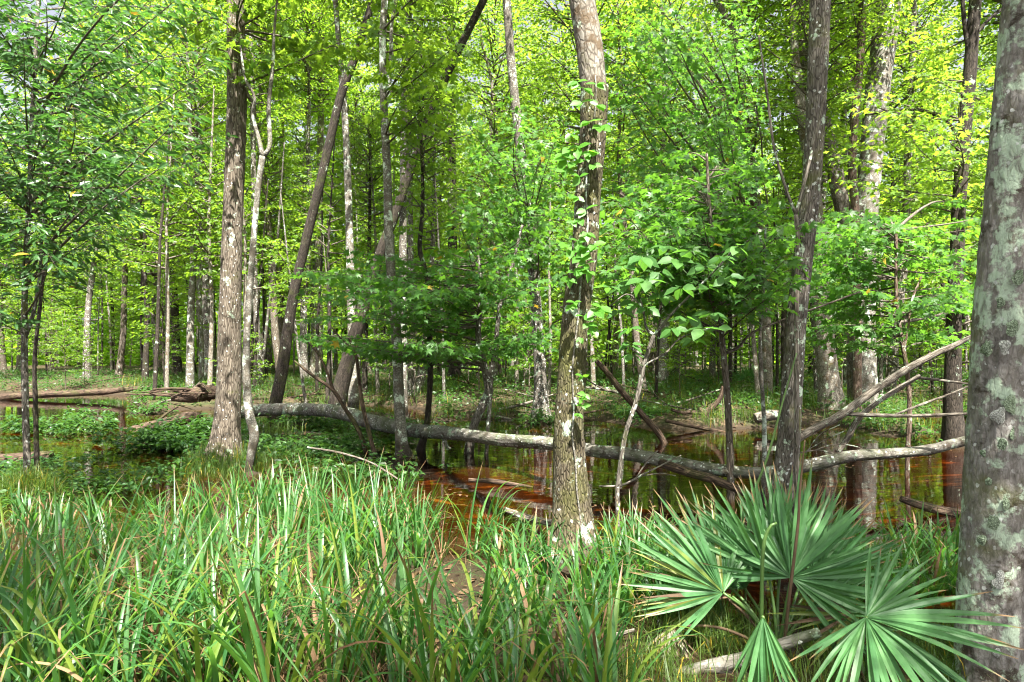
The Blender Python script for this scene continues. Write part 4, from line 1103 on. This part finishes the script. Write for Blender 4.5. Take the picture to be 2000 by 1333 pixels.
frond(pal, root1, root1, P(1430, 1165, 4.05), (-1.0, 0.05, 0.12), np.array([0.1, -0.5, 1]), 0.56, -26, 24, 12, rg, key='y', alt='b', droop=0.6, cup=0.0)
for hx, hy, hd, ax, n_, rr_, sp_ in ((1500, 1120, 4.1, (-0.35, 0.1, 0.95), 30, 0.60, 70), (1590, 1135, 4.15, (0.65, 0.1, 0.7), 28, 0.56, 65), (1455, 1150, 4.3, (-0.45, 0.3, 0.85), 26, 0.56, 60), (1570, 1110, 4.5, (0.2, 0.2, 1.0), 26, 0.58, 65), (1580, 1190, 3.95, (0.9, -0.05, -0.25), 20, 0.5, 55)):
    hh_ = P(hx, hy, hd)
    frond(pal, root1, root1, hh_, ax, tocam(hh_) + rg.normal(0, 0.25, 3), rr_, -sp_, sp_, n_, rg, droop=0.9, cup=0.05)
# hanging dead frond on the left
h7 = P(1310, 1222, 3.95)
frond(pal, root1, root1, h7, (-0.15, -0.2, -1.0), tocam(h7), 0.30, -70, 70, 13, rg, key='d', alt='b', droop=1.5, cup=0.25, hang=0.5)

root2 = P(1690, 1330, 3.55); root2[2] = gh(root2[0], root2[1])
pal2 = thing('palmetto', 'low palmetto with a spread fan drooping in front of the big lichen tree', 'palm', tuple(root2))
h3 = P(1692, 1206, 3.3)
frond(pal2, root2, root2, h3, (0.92, -0.22, 0.05), tocam(h3) + np.array([0, -.1, 0.9]), 0.60, -150, 72, 40, rg, droop=1.8, cup=0.12)
h3b = P(1665, 1200, 3.85)
frond(pal2, root2, root2, h3b, (-0.8, 0.1, -0.35), tocam(h3b) + np.array([0, 0, .6]), 0.42, -50, 50, 14, rg, key='y', alt='b', droop=1.4, cup=0.05)
h8 = P(1662, 1300, 3.4)
frond(pal2, root2, root2, h8, (0.0, -0.15, -1.0), tocam(h8), 0.20, -28, 28, 10, rg, key='d', droop=0.4, cup=0.2, petiole=True)
# bent flower stalk
V, F, A = tube(catmull(trace([(1486, 1290, 9), (1488, 1150, 8), (1490, 1080, 8), (1496, 1045, 7), (1508, 1025, 6), (1517, 1022, 5)], 3.85), 6) - np.array([*root1, 0]), 8, 0.03)
link('flower_stalk', make_mesh('flower_stalk', V, F, M['stalk'], attr=A), pal)
for lab, pts, dd, mt in (('long tan reed stem standing upright through the palmetto', [(1525, 1330, 7), (1540, 1180, 7), (1558, 1030, 6), (1562, 960, 5), (1572, 860, 3)], 3.9, 'palm_brown'),
                         ('tall thin green stem leaning right in front of the grey brown tree', [(1456, 1080, 4), (1468, 980, 5), (1500, 890, 5), (1530, 780, 4), (1556, 690, 3)], 4.6, 'stalk')):
    p = catmull(trace(pts, dd), 6); b = p[0, :3].copy(); b[2] = min(b[2], gh(b[0], b[1])); 
    foot = p[0].copy(); foot[2] = b[2] - 0.02
    p = np.vstack([foot[None], p]); p[:, :3] -= b
    V, F, A = tube(p, 6, 0.05)
    o = link('reed_stem', make_mesh('reed_stem', V, F, M[mt], attr=A)); o.location = tuple(b)
    tag(o, lab, 'stem')
# small palmettos on the far bank
for i, (px, py, lab) in enumerate([(1465, 775, 'small palmetto on the far bank left of the grey brown tree'), (1725, 760, 'dark little palmetto on the right bank behind the dead branches'), (640, 735, 'shaded palmetto in the woods behind the leaning dark trunks')]):
    dd = depth_at(py, 0.25)
    r_ = P(px, py, dd); r_[2] = gh(r_[0], r_[1])
    pp = thing('palmetto', lab, 'palm', tuple(r_))
    for k in range(5):
        a = k * 1.3 + i
        hb = r_ + np.array([math.cos(a) * 0.25, math.sin(a) * 0.2, 0.45 + 0.1 * (k % 2)])
        frond(pp, r_, r_, hb, (math.cos(a) * 0.8, math.sin(a) * 0.5, 0.8), tocam(hb), 0.5, -70, 70, 12, rg, droop=0.8)

# ------------------------------------------------------------------ sedge clumps: every blade its own part
def blade_mesh(name, mat, a0, curve, power, kink=None, n=9, w=0.0125, twist=0.0):
    """strap blade of unit length: starts upright in the xz-plane, arches towards +x"""
    V, F = [], []
    x = z = 0.0
    ang = a0
    for i in range(n + 1):
        t = i / n
        ang = a0 + curve * t ** power
        if kink and t > kink[0]: ang += kink[1]
        ww = w * (0.75 + 0.25 * min(1, t * 5)) * max(0.02, 1 - max(0, (t - 0.45) / 0.55) ** 1.7)
        cx_, cz_ = math.cos(ang), -math.sin(ang)          # normal of the blade in xz
        tw = twist * t
        dy, dx = ww * math.cos(tw), ww * math.sin(tw)
        fold = ww * 0.35
        V += [(x + dx + cx_ * fold, dy, z + cz_ * fold), (x, 0, z), (x - dx + cx_ * fold, -dy, z + cz_ * fold)]
        if i < n:
            a = i * 3
            F += [(a, a + 1, a + 4, a + 3), (a + 1, a + 2, a + 5, a + 4)]
        x += math.sin(ang) / n
        z += math.cos(ang) / n
    return make_mesh(name, np.array(V), np.array(F), mat, smooth=True, attr=np.repeat(np.stack([np.linspace(0, 1, n + 1), np.zeros(n + 1), np.zeros(n + 1)], 1), 3, 0))
rg = np.random.default_rng(402)
BLADES = {}
for key in ('sedge', 'sedge_yellow', 'sedge_dead'):
    BLADES[key] = {'up': [], 'arch': [], 'kink': []}
    for i in range(6):
        BLADES[key]['up'].append(blade_mesh('blade', M[key], rg.uniform(0.02, 0.12), rg.uniform(0.15, 0.6), 1.5, twist=rg.uniform(-0.8, 0.8), w=rg.uniform(0.0095, 0.0165)))
        BLADES[key]['arch'].append(blade_mesh('blade', M[key], rg.uniform(0.02, 0.35), rg.uniform(1.2, 2.8), rg.uniform(1.3, 3.2), twist=rg.uniform(-0.6, 0.6), w=rg.uniform(0.0075, 0.0140), n=11))
        BLADES[key]['kink'].append(blade_mesh('blade', M[key], rg.uniform(0.05, 0.25), rg.uniform(0.3, 0.8), 1.6, kink=(rg.uniform(0.45, 0.75), rg.uniform(0.9, 1.9)), w=rg.uniform(0.007, 0.011), n=11))

SED_LABEL = {'tall': ('tall upright sedge clump at the water edge', 'tall sedge clumps'),
             'arch': ('low arching sedge clump in the marsh', 'arching sedge clumps'),
             'yellow': ('yellowing sedge clump near the bottom edge', 'yellowing sedge clumps'),
             'right': ('fine green sedge clump between the palmetto and the big lichen tree', 'sedge clumps beside the big lichen tree'),
             'mid': ('sedge clump growing round the foot of the centre tree', 'sedge clumps round the centre tree foot')}
def sedge_clump(x, y, style, rg, hscale=1.0, nb=None):
    z = gh(x, y)
    z = max(z, -0.06)
    lab, grp = SED_LABEL[style]
    if style in ('tall', 'arch', 'yellow'):
        px = 1000 + FPX * x / y
        where = next(t for lim, t in ((90, 'at the far left edge'), (240, 'in front of the left island'), (400, 'left of the sunlit brown tree'), (540, 'in front of the sunlit brown tree'), (680, 'in front of the long fallen trunk'), (820, 'in front of the slim pale tree'), (960, 'in front of the crooked maple'), (9999, 'left of the centre tree foot')) if px < lim)
        lab = '%s %s' % (lab, where); grp = '%s %s' % (grp, where)
    if style == 'right':
        px = 1000 + FPX * x / y
        dz = 'rear' if y > 5.4 else ('middle' if y > 5.0 else 'front')
        if px < 1450: lab, grp = '%s fine sedge clump left of the palmetto, near the wavy sapling' % dz, 'sedge clumps left of the palmetto'
        elif px > 1950: lab, grp = 'sedge clump at the right edge behind the big lichen tree', 'sedge clumps at the right edge'
        else: lab = '%s fine sedge clump %s' % (dz, 'just right of the palmetto' if px < 1730 else 'close left of the big lichen tree')
    c = thing('sedge_clump', lab, 'sedge', (x, y, z - 0.01), grp)
    nb = nb or int(rg.integers(14, 25))
    fan = rg.uniform(0, math.pi)
    for k in range(nb):
        u = rg.uniform()
        if style == 'tall': kd = 'up' if u < 0.68 else ('arch' if u < 0.93 else 'kink')
        elif style == 'right': kd = 'up' if u < 0.4 else 'arch'
        else: kd = 'up' if u < 0.33 else ('arch' if u < 0.88 else 'kink')
        v = rg.uniform()
        py_ = 0.26 if style == 'yellow' else (0.10 if style == 'arch' else 0.05)
        pd = 0.08 if style in ('arch', 'yellow', 'mid') else 0.04
        mk = 'sedge_dead' if v < pd else ('sedge_yellow' if v < pd + py_ else 'sedge')
        if mk == 'sedge_dead': kd = 'kink' if u < 0.5 else 'arch'
        me = BLADES[mk][kd][int(rg.integers(0, 6))]
        L = {'tall': rg.uniform(0.38, 0.72), 'arch': rg.uniform(0.40, 0.95), 'yellow': rg.uniform(0.45, 1.0), 'right': rg.uniform(0.40, 0.70), 'mid': rg.uniform(0.35, 0.62)}[style] * hscale
        az = (fan + rg.choice([0, math.pi]) + rg.normal(0, 0.55)) if style == 'tall' else rg.uniform(0, 6.28)
        tilt = abs(rg.normal(0, 0.16 if style == 'tall' else 0.24))
        o = link('blade', me, c)
        o.location = (rg.normal(0, 0.035), rg.normal(0, 0.035), 0)
        o.rotation_euler = (rg.normal(0, 0.06), tilt, az)
        ws = rg.uniform(0.85, 1.2)
        o.scale = (L, ws, L)
    return c

rg = np.random.default_rng(403)
placed = []
def try_place(px, dd, style, gap, **kw):
    x = (px - 1000) / FPX * dd
    if any((x - a) ** 2 + (dd - b) ** 2 < gap * gap for a, b in placed): return False
    if math.hypot(x - MOUNDS[4][0], dd - MOUNDS[4][1]) < 0.26: return False
    if math.hypot(x - 2.55, dd - 3.64) < 0.35: return False
    if style in ('tall', 'arch') and wave(x * 1.3 + 3, dd * 1.3, 6, 20) < 0.0: return False
    kw['hscale'] = kw.get('hscale', 1.0) * float(np.clip(0.84 + 0.40 * wave(x * 0.9 + 20, dd * 0.9 + 7, 4, 18), 0.7, 1.3))
    placed.append((x, dd))
    sedge_clump(x, dd, style, rg, **kw)
    return True
def fill(n, pxr, dr, style, gap, **kw):
    k = t = 0
    while k < n and t < n * 30:
        t += 1
        u = rg.uniform()
        dd = math.sqrt(dr[0] ** 2 + u * (dr[1] ** 2 - dr[0] ** 2))
        k += try_place(rg.uniform(*pxr), dd, style, gap, **kw)
fill(34, (-40, 880), (5.4, 7.0), 'tall', 0.32)
fill(12, (380, 700), (6.6, 7.5), 'tall', 0.22)
fill(30, (-60, 1080), (4.3, 5.8), 'arch', 0.28)
fill(24, (-60, 1150), (3.55, 4.5), 'arch', 0.25)
fill(26, (-60, 1180), (3.05, 3.8), 'yellow', 0.22, hscale=0.9)
fill(14, (640, 1060), (4.8, 6.0), 'tall', 0.2, hscale=0.9)
fill(18, (980, 1300), (4.3, 5.5), 'mid', 0.17)
fill(22, (1180, 1400), (4.5, 5.8), 'right', 0.15)
fill(26, (1640, 1880), (4.6, 6.0), 'right', 0.14)
fill(6, (1985, 2080), (3.7, 4.6), 'right', 0.14)

# ------------------------------------------------------------------ stuff: grasses, ground cover, litter
def grass_stuff(name, label, xs, ys, lo, hi, mat, rg, w=0.006, lean=0.5, cat='grass'):
    n = len(xs)
    z = height(xs, ys) - 0.01
    az = rg.uniform(0, 6.28, n)
    L = rg.uniform(lo, hi, n)
    le = np.abs(rg.normal(0, lean, n)) + 0.1
    d0 = np.stack([np.cos(az), np.sin(az), np.zeros(n)], 1)
    side = np.stack([-np.sin(az), np.cos(az), np.zeros(n)], 1) * (w * rg.uniform(0.6, 1.4, n))[:, None]
    b = np.stack([xs, ys, z], 1)
    m = b + d0 * (L * np.sin(le * 0.5) * 0.55)[:, None] + np.array([0, 0, 1]) * (L * np.cos(le * 0.5) * 0.55)[:, None]
    tp = m + d0 * (L * np.sin(np.minimum(le * 1.6, 2.2)) * 0.5)[:, None] + np.array([0, 0, 1]) * (L * np.cos(np.minimum(le * 1.6, 2.2)) * 0.5)[:, None]
    V = np.stack([b - side, b + side, m + side * 0.8, m - side * 0.8, tp], 1).reshape(-1, 3)
    i = np.arange(n) * 5
    o = link(name, make_mesh(name, V, [np.stack([i, i + 1, i + 2, i + 3], 1), np.stack([i + 3, i + 2, i + 4], 1)], M[mat]))
    return tag(o, label, cat, kind='stuff')

rg = np.random.default_rng(404)
def scatter(n, pxr, dr, clump=0.0, hmin=-0.02, hmax=9, power=1.0):
    dd = np.sqrt(dr[0] ** 2 + rg.uniform(0, 1, n) ** power * (dr[1] ** 2 - dr[0] ** 2))
    x = (rg.uniform(pxr[0], pxr[1], n) - 1000) / FPX * dd
    if clump > 0:
        nc = max(1, n // 40)
        ci = rg.integers(0, nc, n)
        x = x[ci] + rg.normal(0, clump, n); dd = dd[ci] + rg.normal(0, clump, n)
    h = height(x, dd)
    k = (h > hmin) & (h < hmax)
    return x[k], dd[k]
x, y = scatter(24000, (250, 2150), (15, 32), clump=0.22, hmin=0.03)
grass_stuff('bank_grass', 'tufted green grass covering the far bank behind the water', x, y, 0.15, 0.60, 'grass', rg, w=0.006, lean=0.7)
x, y = scatter(900, (-60, 1150), (2.9, 6.0), clump=0.12, hmin=-0.16)
o = grass_stuff('dead_sedge_thatch', 'matted dead brown sedge lying between the green clumps', x, y, 0.15, 0.55, 'sedge_dead', rg, w=0.004, lean=1.3)
x, y = scatter(6000, (-60, 1300), (2.9, 4.2), clump=0.08, hmin=0.0)
grass_stuff('marsh_grass', 'fine short grass between the foreground sedges', x, y, 0.06, 0.22, 'grass', rg, w=0.003, lean=0.8)
x, y = scatter(2500, (1180, 1680), (3.0, 4.6), clump=0.07, hmin=-0.2)
grass_stuff('marsh_grass', 'thin grass and straw under the palmetto', x, y, 0.10, 0.34, 'grass', rg, w=0.0028, lean=0.9)
x, y = scatter(7000, (1640, 2050), (3.2, 4.3), clump=0.07, hmin=-0.02)
grass_stuff('marsh_grass', 'fine thin grass at the foot of the big lichen tree', x, y, 0.08, 0.26, 'grass', rg, w=0.0028, lean=0.8)
for lab, mi, n, r_ in (('pale sunlit grass tuft round the foot of the brown left tree', 0, 5000, 0.55), ('shaggy grass tuft round the foot of the slim speckled tree', 2, 1800, 0.22)):
    mx_, my_, _r, _h = MOUNDS[mi]
    x = mx_ + rg.normal(0, r_, n); y = my_ + rg.normal(0, r_ * 0.8, n)
    h = height(x, y); k = h > -0.12
    grass_stuff('grass_tuft', lab, x[k], y[k], 0.15, 0.42, 'grass', rg, w=0.004, lean=0.8)

def cover_stuff(name, label, xs, ys, hh, ls, mat, rg, T=T_OVATE, per=7, cat='ground cover'):
    """low leafy plants: several leaves on each of many short stems, built as one mass"""
    n = len(xs)
    z = height(xs, ys)
    z = np.maximum(z, -0.02)
    H = rg.uniform(0.3, 1.0, n) * hh
    pos = np.repeat(np.stack([xs, ys, z], 1), per, 0)
    f = rg.uniform(0.3, 1.05, n * per)
    az = rg.uniform(0, 6.28, n * per)
    pos[:, 2] += np.repeat(H, per) * f
    pos[:, 0] += np.cos(az) * 0.04; pos[:, 1] += np.sin(az) * 0.04
    xd = np.stack([np.cos(az), np.sin(az), rg.uniform(-0.6, 0.25, n * per)], 1)
    nr = np.array([0, 0, 1.0]) + rg.normal(0, 0.35, (n * per, 3))
    o = link(name, leaves_mesh(name, (pos, xd, nr, ls * rg.uniform(0.6, 1.25, n * per)), T, M[mat]))
    return tag(o, label, cat, kind='stuff')
x, y = scatter(2100, (-120, 430), (10.6, 17.5), hmin=-0.14, clump=0.42)
cover_stuff('ground_cover', 'dark leafy low plants massed on the left island by the sunlit tree', x, y, 0.42, 0.115, 'leaf_cover', rg, per=9)
x, y = scatter(900, (430, 800), (9.6, 16.5), hmin=-0.5, clump=0.35)
cover_stuff('ground_cover', 'leafy plants standing in shallow water in front of the long fallen trunk', x, y, 0.30, 0.10, 'leaf_cover', rg, per=7)
x, y = scatter(1500, (-150, 470), (15.5, 26), hmin=-0.03, clump=0.4)
cover_stuff('ground_cover', 'leafy low plants along the far left shore by the long dark log', x, y, 0.36, 0.11, 'leaf_cover', rg, per=8)
x, y = scatter(5200, (-150, 900), (18, 44), hmin=0.03)
cover_stuff('ground_cover', 'bright green low plants carpeting the left forest floor', x, y, 0.34, 0.10, 'leaf_cover', rg, per=7, T=T_DIAMOND)
x, y = scatter(5200, (850, 2150), (15.5, 42), hmin=0.05)
cover_stuff('ground_cover', 'scattered low plants on the right forest floor', x, y, 0.50, 0.12, 'leaf_cover', rg, per=7, T=T_DIAMOND)
x, y = scatter(700, (780, 1900), (13, 18), hmin=-0.12, clump=0.3)
cover_stuff('ground_cover', 'leafy plants on the hummocks along the far waterline', x, y, 0.35, 0.10, 'leaf_cover', rg, per=8)
x, y = scatter(9000, (420, 1950), (12.5, 19), hmin=0.0, clump=0.2)
grass_stuff('bank_grass', 'overhanging grass tufts on hummocks at the far waterline', x, y, 0.15, 0.5, 'grass', rg, w=0.005, lean=0.8)
x, y = scatter(420, (-40, 430), (7.6, 10.6), hmin=-0.4, clump=0.3)
cover_stuff('ground_cover', 'small leafy sprigs rising from the shallow water at left', x, y, 0.20, 0.09, 'leaf_cover', rg, per=5)
x, y = scatter(220, (-60, 260), (3.0, 4.2), hmin=-0.3)
cover_stuff('ground_cover', 'round-leaved creeping weeds in the bottom left corner', x, y, 0.12, 0.055, 'leaf_cover', rg, per=6)

def litter_stuff(label, xs, ys, rg, ls=0.07):
    n = len(xs)
    pos = np.stack([xs, ys, height(xs, ys) + 0.012], 1)
    az = rg.uniform(0, 6.28, n)
    xd = np.stack([np.cos(az), np.sin(az), rg.normal(0, 0.15, n)], 1)
    nr = np.array([0, 0, 1.0]) + rg.normal(0, 0.3, (n, 3))
    o = link('leaf_litter', leaves_mesh('leaf_litter', (pos, xd, nr, ls * rg.uniform(0.5, 1.3, n)), T_OVATE, M['litter']))
    return tag(o, label, 'leaf litter', kind='stuff')
x, y = scatter(1600, (-60, 2060), (2.9, 5.5), hmin=-0.02)
litter_stuff('fallen brown leaves on the mud between the sedges', x, y, rg)
x, y = scatter(1500, (-100, 2050), (5.0, 19), hmin=-1, hmax=0.0, power=0.8, clump=0.5)
n_ = len(x)
az = rg.uniform(0, 6.28, n_)
o = link('floating_leaves', leaves_mesh('floating_leaves', (np.stack([x, y, np.full(n_, 0.004)], 1), np.stack([np.cos(az), np.sin(az), np.zeros(n_)], 1), np.array([0, 0, 1.0]) + rg.normal(0, 0.05, (n_, 3)), 0.055 * rg.uniform(0.5, 1.4, n_)), T_OVATE, M['litter']))
tag(o, 'small fallen leaves floating on the dark water', 'leaf litter', kind='stuff')
x, y = scatter(6000, (0, 2000), (14, 30), hmin=0.0)
litter_stuff('fallen brown leaves on the far bank', x, y, rg, ls=0.10)

# ------------------------------------------------------------------ the wood behind: single trees, copied
rg = np.random.default_rng(500)
TRUNKS = {}
for key, bark, r0, bend in (('pale', 'bark_pale', 0.15, 0.25), ('grey', 'bark_grey', 0.17, 0.35), ('dark', 'bark_dark', 0.16, 0.5), ('brown', 'bark_brown', 0.19, 0.3), ('upper', 'bark_upper', 0.14, 0.6)):
    pts = [[0, 0, -0.3, r0]]
    x0 = y0 = 0.0
    for k in range(1, 10):
        x0 += rg.normal(0, bend * 0.35); y0 += rg.normal(0, bend * 0.35)
        pts.append([x0, y0, k * 2.0 - 0.3, r0 * (1 - 0.085 * k)])
    V, F, A = tube(catmull(np.array(pts), 5), 14, 0.22, rough=0.006, flare=0.6, flare_k=0.3, lumps=0.06, seed=len(TRUNKS) + 900)
    TRUNKS[key] = (make_mesh('trunk', V, F, M[bark], attr=A), np.array(pts))
LAB = {'pale': 'pale slim background tree', 'grey': 'grey background tree', 'dark': 'dark-barked background tree', 'brown': 'brown furrowed background tree', 'upper': 'crooked tan background tree'}
taken = [(t[0], t[1]) for t in MOUNDS]
def free(x, y, g):
    return all((x - a) ** 2 + (y - b) ** 2 > g * g for a, b in taken)
def wood_tree(x, y, key, hs, crowns, label, group):
    me, pts = TRUNKS[key]
    z = gh(x, y) if math.hypot(x, y) < 60 else 0.5
    t = thing('tree', label, 'tree', (x, y, z), group)
    t.rotation_euler = (rg.normal(0, 0.02), rg.normal(0, 0.02), rg.uniform(0, 6.28))
    w = rg.uniform(0.55, 1.1)
    o = link('trunk', me, t)
    o.scale = (w, w, hs)
    for key_c, zc, sc in crowns:
        zi = zc / hs
        cx_ = np.interp(zi, pts[:, 2], pts[:, 0]) * w; cy_ = np.interp(zi, pts[:, 2], pts[:, 1]) * w
        add_crown(t, key_c, (cx_, cy_, zc), sc, rg.uniform(0, 6.28))
    return t
keys = list(TRUNKS)
SECT = ((130, 'behind the slim speckled tree at far left'), (330, 'left of the sunlit brown trunk'), (520, 'behind the sunlit brown tree'), (700, 'behind the leaning dark trunks'), (860, 'behind the slim pale tree'), (1060, 'behind the crooked maple'),
        (1250, 'behind the centre tree with the creeper'), (1450, 'behind the star-leaved sapling'), (1620, 'behind the grey brown tree'), (1800, 'behind the right bank clump'), (9999, 'behind the dark trunk near the right edge'))
def sector(x, y):
    px = 1000 + FPX * x / y
    return next(t for lim, t in SECT if px < lim)
def far_word(y, a, b):
    return 'nearer' if y < a else ('mid-distance' if y < b else 'farthest')
n = tries = 0
while n < 106 and tries < 6000:
    tries += 1
    y = 19 + 42 * rg.uniform() ** 1.05
    x = rg.uniform(-0.86, 0.86) * y
    if not free(x, y, 1.7): continue
    if 520 < 1000 + FPX * x / y < 960 and y < 29: continue
    if gh(x, y) < 0.1: continue
    taken.append((x, y)); n += 1
    key = keys[int(rg.integers(0, 5))]
    u = rg.uniform()
    if u < 0.62:
        hs = rg.uniform(0.75, 1.0)
        zb = rg.uniform(3.0, 5.5)
        cr = [('tall%d' % rg.integers(0, 4), zb, (18 * hs - zb) / 10.6)]
    else:
        hs = rg.uniform(0.95, 1.25)
        cr = [('top%d' % rg.integers(0, 3), 18 * hs - 7.0, rg.uniform(0.9, 1.15)), ('tall%d' % rg.integers(0, 4), rg.uniform(3.5, 6), 0.75)]
    lab = '%s %s %s' % (far_word(y, 31, 45), LAB[key], sector(x, y))
    wood_tree(x, y, key, hs, cr, lab, lab)
for px_, y in ((560, 36), (700, 40), (840, 36), (1010, 40), (1100, 34), (230, 36)):
    x = (px_ - 1000) / FPX * y
    key = keys[int(rg.integers(0, 5))]
    lab = 'tall high-crowned %s %s' % (LAB[key], sector(x, y))
    wood_tree(x, y, key, 1.2, [('top%d' % rg.integers(0, 3), 14.0, 1.15), ('tall%d' % rg.integers(0, 4), 6.0, 0.9)], lab, lab)
# fallen sticks tangled on the far bank
n = tries = 0
while n < 46 and tries < 2000:
    tries += 1
    y = 15.5 + 15 * rg.uniform() ** 1.4
    x = rg.uniform(-0.78, 0.78) * y
    if gh(x, y) < -0.06: continue
    n += 1
    L = rg.uniform(0.7, 2.6); az = rg.uniform(-0.6, 0.6) + (math.pi if rg.uniform() < 0.5 else 0)
    r = rg.uniform(0.015, 0.05)
    up_ = rg.uniform(0.0, 0.35)
    pts = np.array([[0, 0, -0.02, r], [math.cos(az) * L * 0.5, math.sin(az) * L * 0.5, up_ * L * 0.35 + rg.uniform(0, 0.12), r * 0.8], [math.cos(az) * L, math.sin(az) * L, up_ * L, r * 0.35]])
    V, F, A = tube(catmull(pts, 5), 7, 0.15, lumps=0.2, seed=n)
    dk = n % 2 == 0
    t = thing('fallen_branch', '%s %s dead stick on the far bank %s' % ('dark' if dk else 'grey', 'thick' if r > 0.032 else 'thin', sector(x, y)), 'branch', (x, y, max(gh(x, y), 0)), 'dead sticks on the far bank')
    link('stem', make_mesh('stem', V, F, M['rotten' if dk else 'deadwood'], attr=A), t)
    if n % 3:
        q = pts[1]; a2 = az + rg.uniform(0.5, 1.0)
        V, F, A = tube(catmull(np.array([[*q[:3], r * 0.6], [*(q[:3] + np.array([math.cos(a2), math.sin(a2), 0.5]) * L * 0.22), r * 0.4], [*(q[:3] + np.array([math.cos(a2), math.sin(a2), 0.7]) * L * 0.4), r * 0.2]]), 4), 6, 0.12)
        link('side_branch', make_mesh('side_branch', V, F, M['rotten' if dk else 'deadwood'], attr=A), t)
# understory saplings
V, F, A = tube(np.array([[0, 0, -0.15, 0.022], [0.03, 0.02, 1.2, 0.018], [0, 0.05, 2.4, 0.012], [0, 0, 3.3, 0.004]]), 7, 0.25, lumps=0.1)
sap_me = make_mesh('stem', V, F, M['bark_brown'], attr=A)
n = tries = 0
while n < 95 and tries < 6000:
    tries += 1
    y = 16.5 + 30 * rg.uniform() ** 1.3
    x = rg.uniform(-0.82, 0.82) * y
    if not free(x, y, 1.1) or gh(x, y) < 0.08: continue
    taken.append((x, y)); n += 1
    t = thing('sapling', '%s leafy understory sapling %s' % (far_word(y, 24, 34), sector(x, y)), 'sapling', (x, y, gh(x, y)), 'leafy understory saplings %s' % sector(x, y))
    s = rg.uniform(0.7, 1.6)
    t.scale = (s, s, s)
    t.rotation_euler = (0, 0, rg.uniform(0, 6.28))
    link('stem', sap_me, t)
    add_crown(t, 'low%d' % rg.integers(0, 3), (0, 0, 0.35), 1.0)
# thin bare poles seen between the trunks far back
V, F, A = tube(np.array([[0, 0, -0.2, 0.068], [0.08, 0.03, 2.5, 0.058], [0.0, 0.1, 5, 0.045], [0.1, 0, 9, 0.02]]), 7, 0.4, lumps=0.08, flare=0.4)
pole = {k: make_mesh('trunk', V, F, M[k], attr=A) for k in ('bark_upper', 'bark_dark', 'bark_grey')}
n = tries = 0
while n < 230 and tries < 9000:
    tries += 1
    y = 18 + 40 * rg.uniform() ** 0.9
    x = rg.uniform(-0.8, 0.8) * y
    if not free(x, y, 0.7) or gh(x, y) < 0.08: continue
    taken.append((x, y)); n += 1
    bk = ('bark_upper', 'bark_dark', 'bark_dark', 'bark_grey', 'bark_dark')[n % 5]
    t = thing('sapling', '%s thin %s pole tree %s' % (far_word(y, 31, 43), {'bark_upper': 'tan', 'bark_dark': 'dark', 'bark_grey': 'grey'}[bk], sector(x, y)), 'sapling', (x, y, gh(x, y)), 'thin pole trees %s' % sector(x, y))
    t.rotation_euler = (rg.normal(0, 0.05), rg.normal(0, 0.05), rg.uniform(0, 6.28))
    s = rg.uniform(0.7, 1.2); t.scale = (s, s, s)
    link('trunk', pole[bk], t)
    if n % 2: add_crown(t, 'low%d' % rg.integers(0, 3), (0.05, 0.05, rg.uniform(2.2, 5.6)), 1.25)
# far-off wood that reads as one mass
n = 90000
yy = rg.uniform(58, 92, n); xx = rg.uniform(-0.95, 0.95, n) * yy
zz = 0.3 + 20 * rg.uniform(0, 1, n) ** 1.6
k = wave(xx * 0.35, zz * 0.5 + yy * 0.2, 0, 16) > -0.25 - 1.0 * (zz < 12)
xx, yy, zz = xx[k], yy[k], zz[k]
az = rg.uniform(0, 6.28, len(xx))
o = link('distant_wood', leaves_mesh('distant_wood', (np.stack([xx, yy, zz], 1), np.stack([np.cos(az), np.sin(az), rg.normal(0, 0.3, len(xx))], 1), np.array([0, -0.4, 1]) + rg.normal(0, 0.6, (len(xx), 3)), rg.uniform(0.5, 1.1, len(xx))), T_DIAMOND, M['leaf_sun']))
tag(o, 'far-off sunlit wood closing the view between the trunks', 'woodland', kind='stuff')
# unseen trees added beside and behind the viewpoint to shade the marsh in patches
for i, (x, y, key, hs, cz, ck, sc) in enumerate([(3.5, -1.0, 'grey', 0.75, 6.5, 'top0', 0.62), (3.9, 0.6, 'brown', 0.7, 6.0, 'low1', 1.6), (-2.8, -1.4, 'brown', 0.8, 7.0, 'tall1', 0.55), (-4.6, 0.4, 'upper', 0.75, 7.0, 'tall3', 0.5), (6.5, -1.0, 'pale', 0.75, 7.5, 'low2', 2.2),
        (8.2, 2.2, 'grey', 0.8, 8.0, 'top1', 0.6), (-6.6, -0.5, 'dark', 0.75, 7.0, 'low0', 2.0), (-1.9, -3.2, 'pale', 0.85, 8.0, 'tall0', 0.5), (1.9, -3.4, 'dark', 0.85, 8.5, 'tall2', 0.55)]):
    wood_tree(x, y, key, hs, [(ck, cz, sc)], 'tall shade tree added beside the viewpoint outside the view', 'added shade trees around the viewpoint')
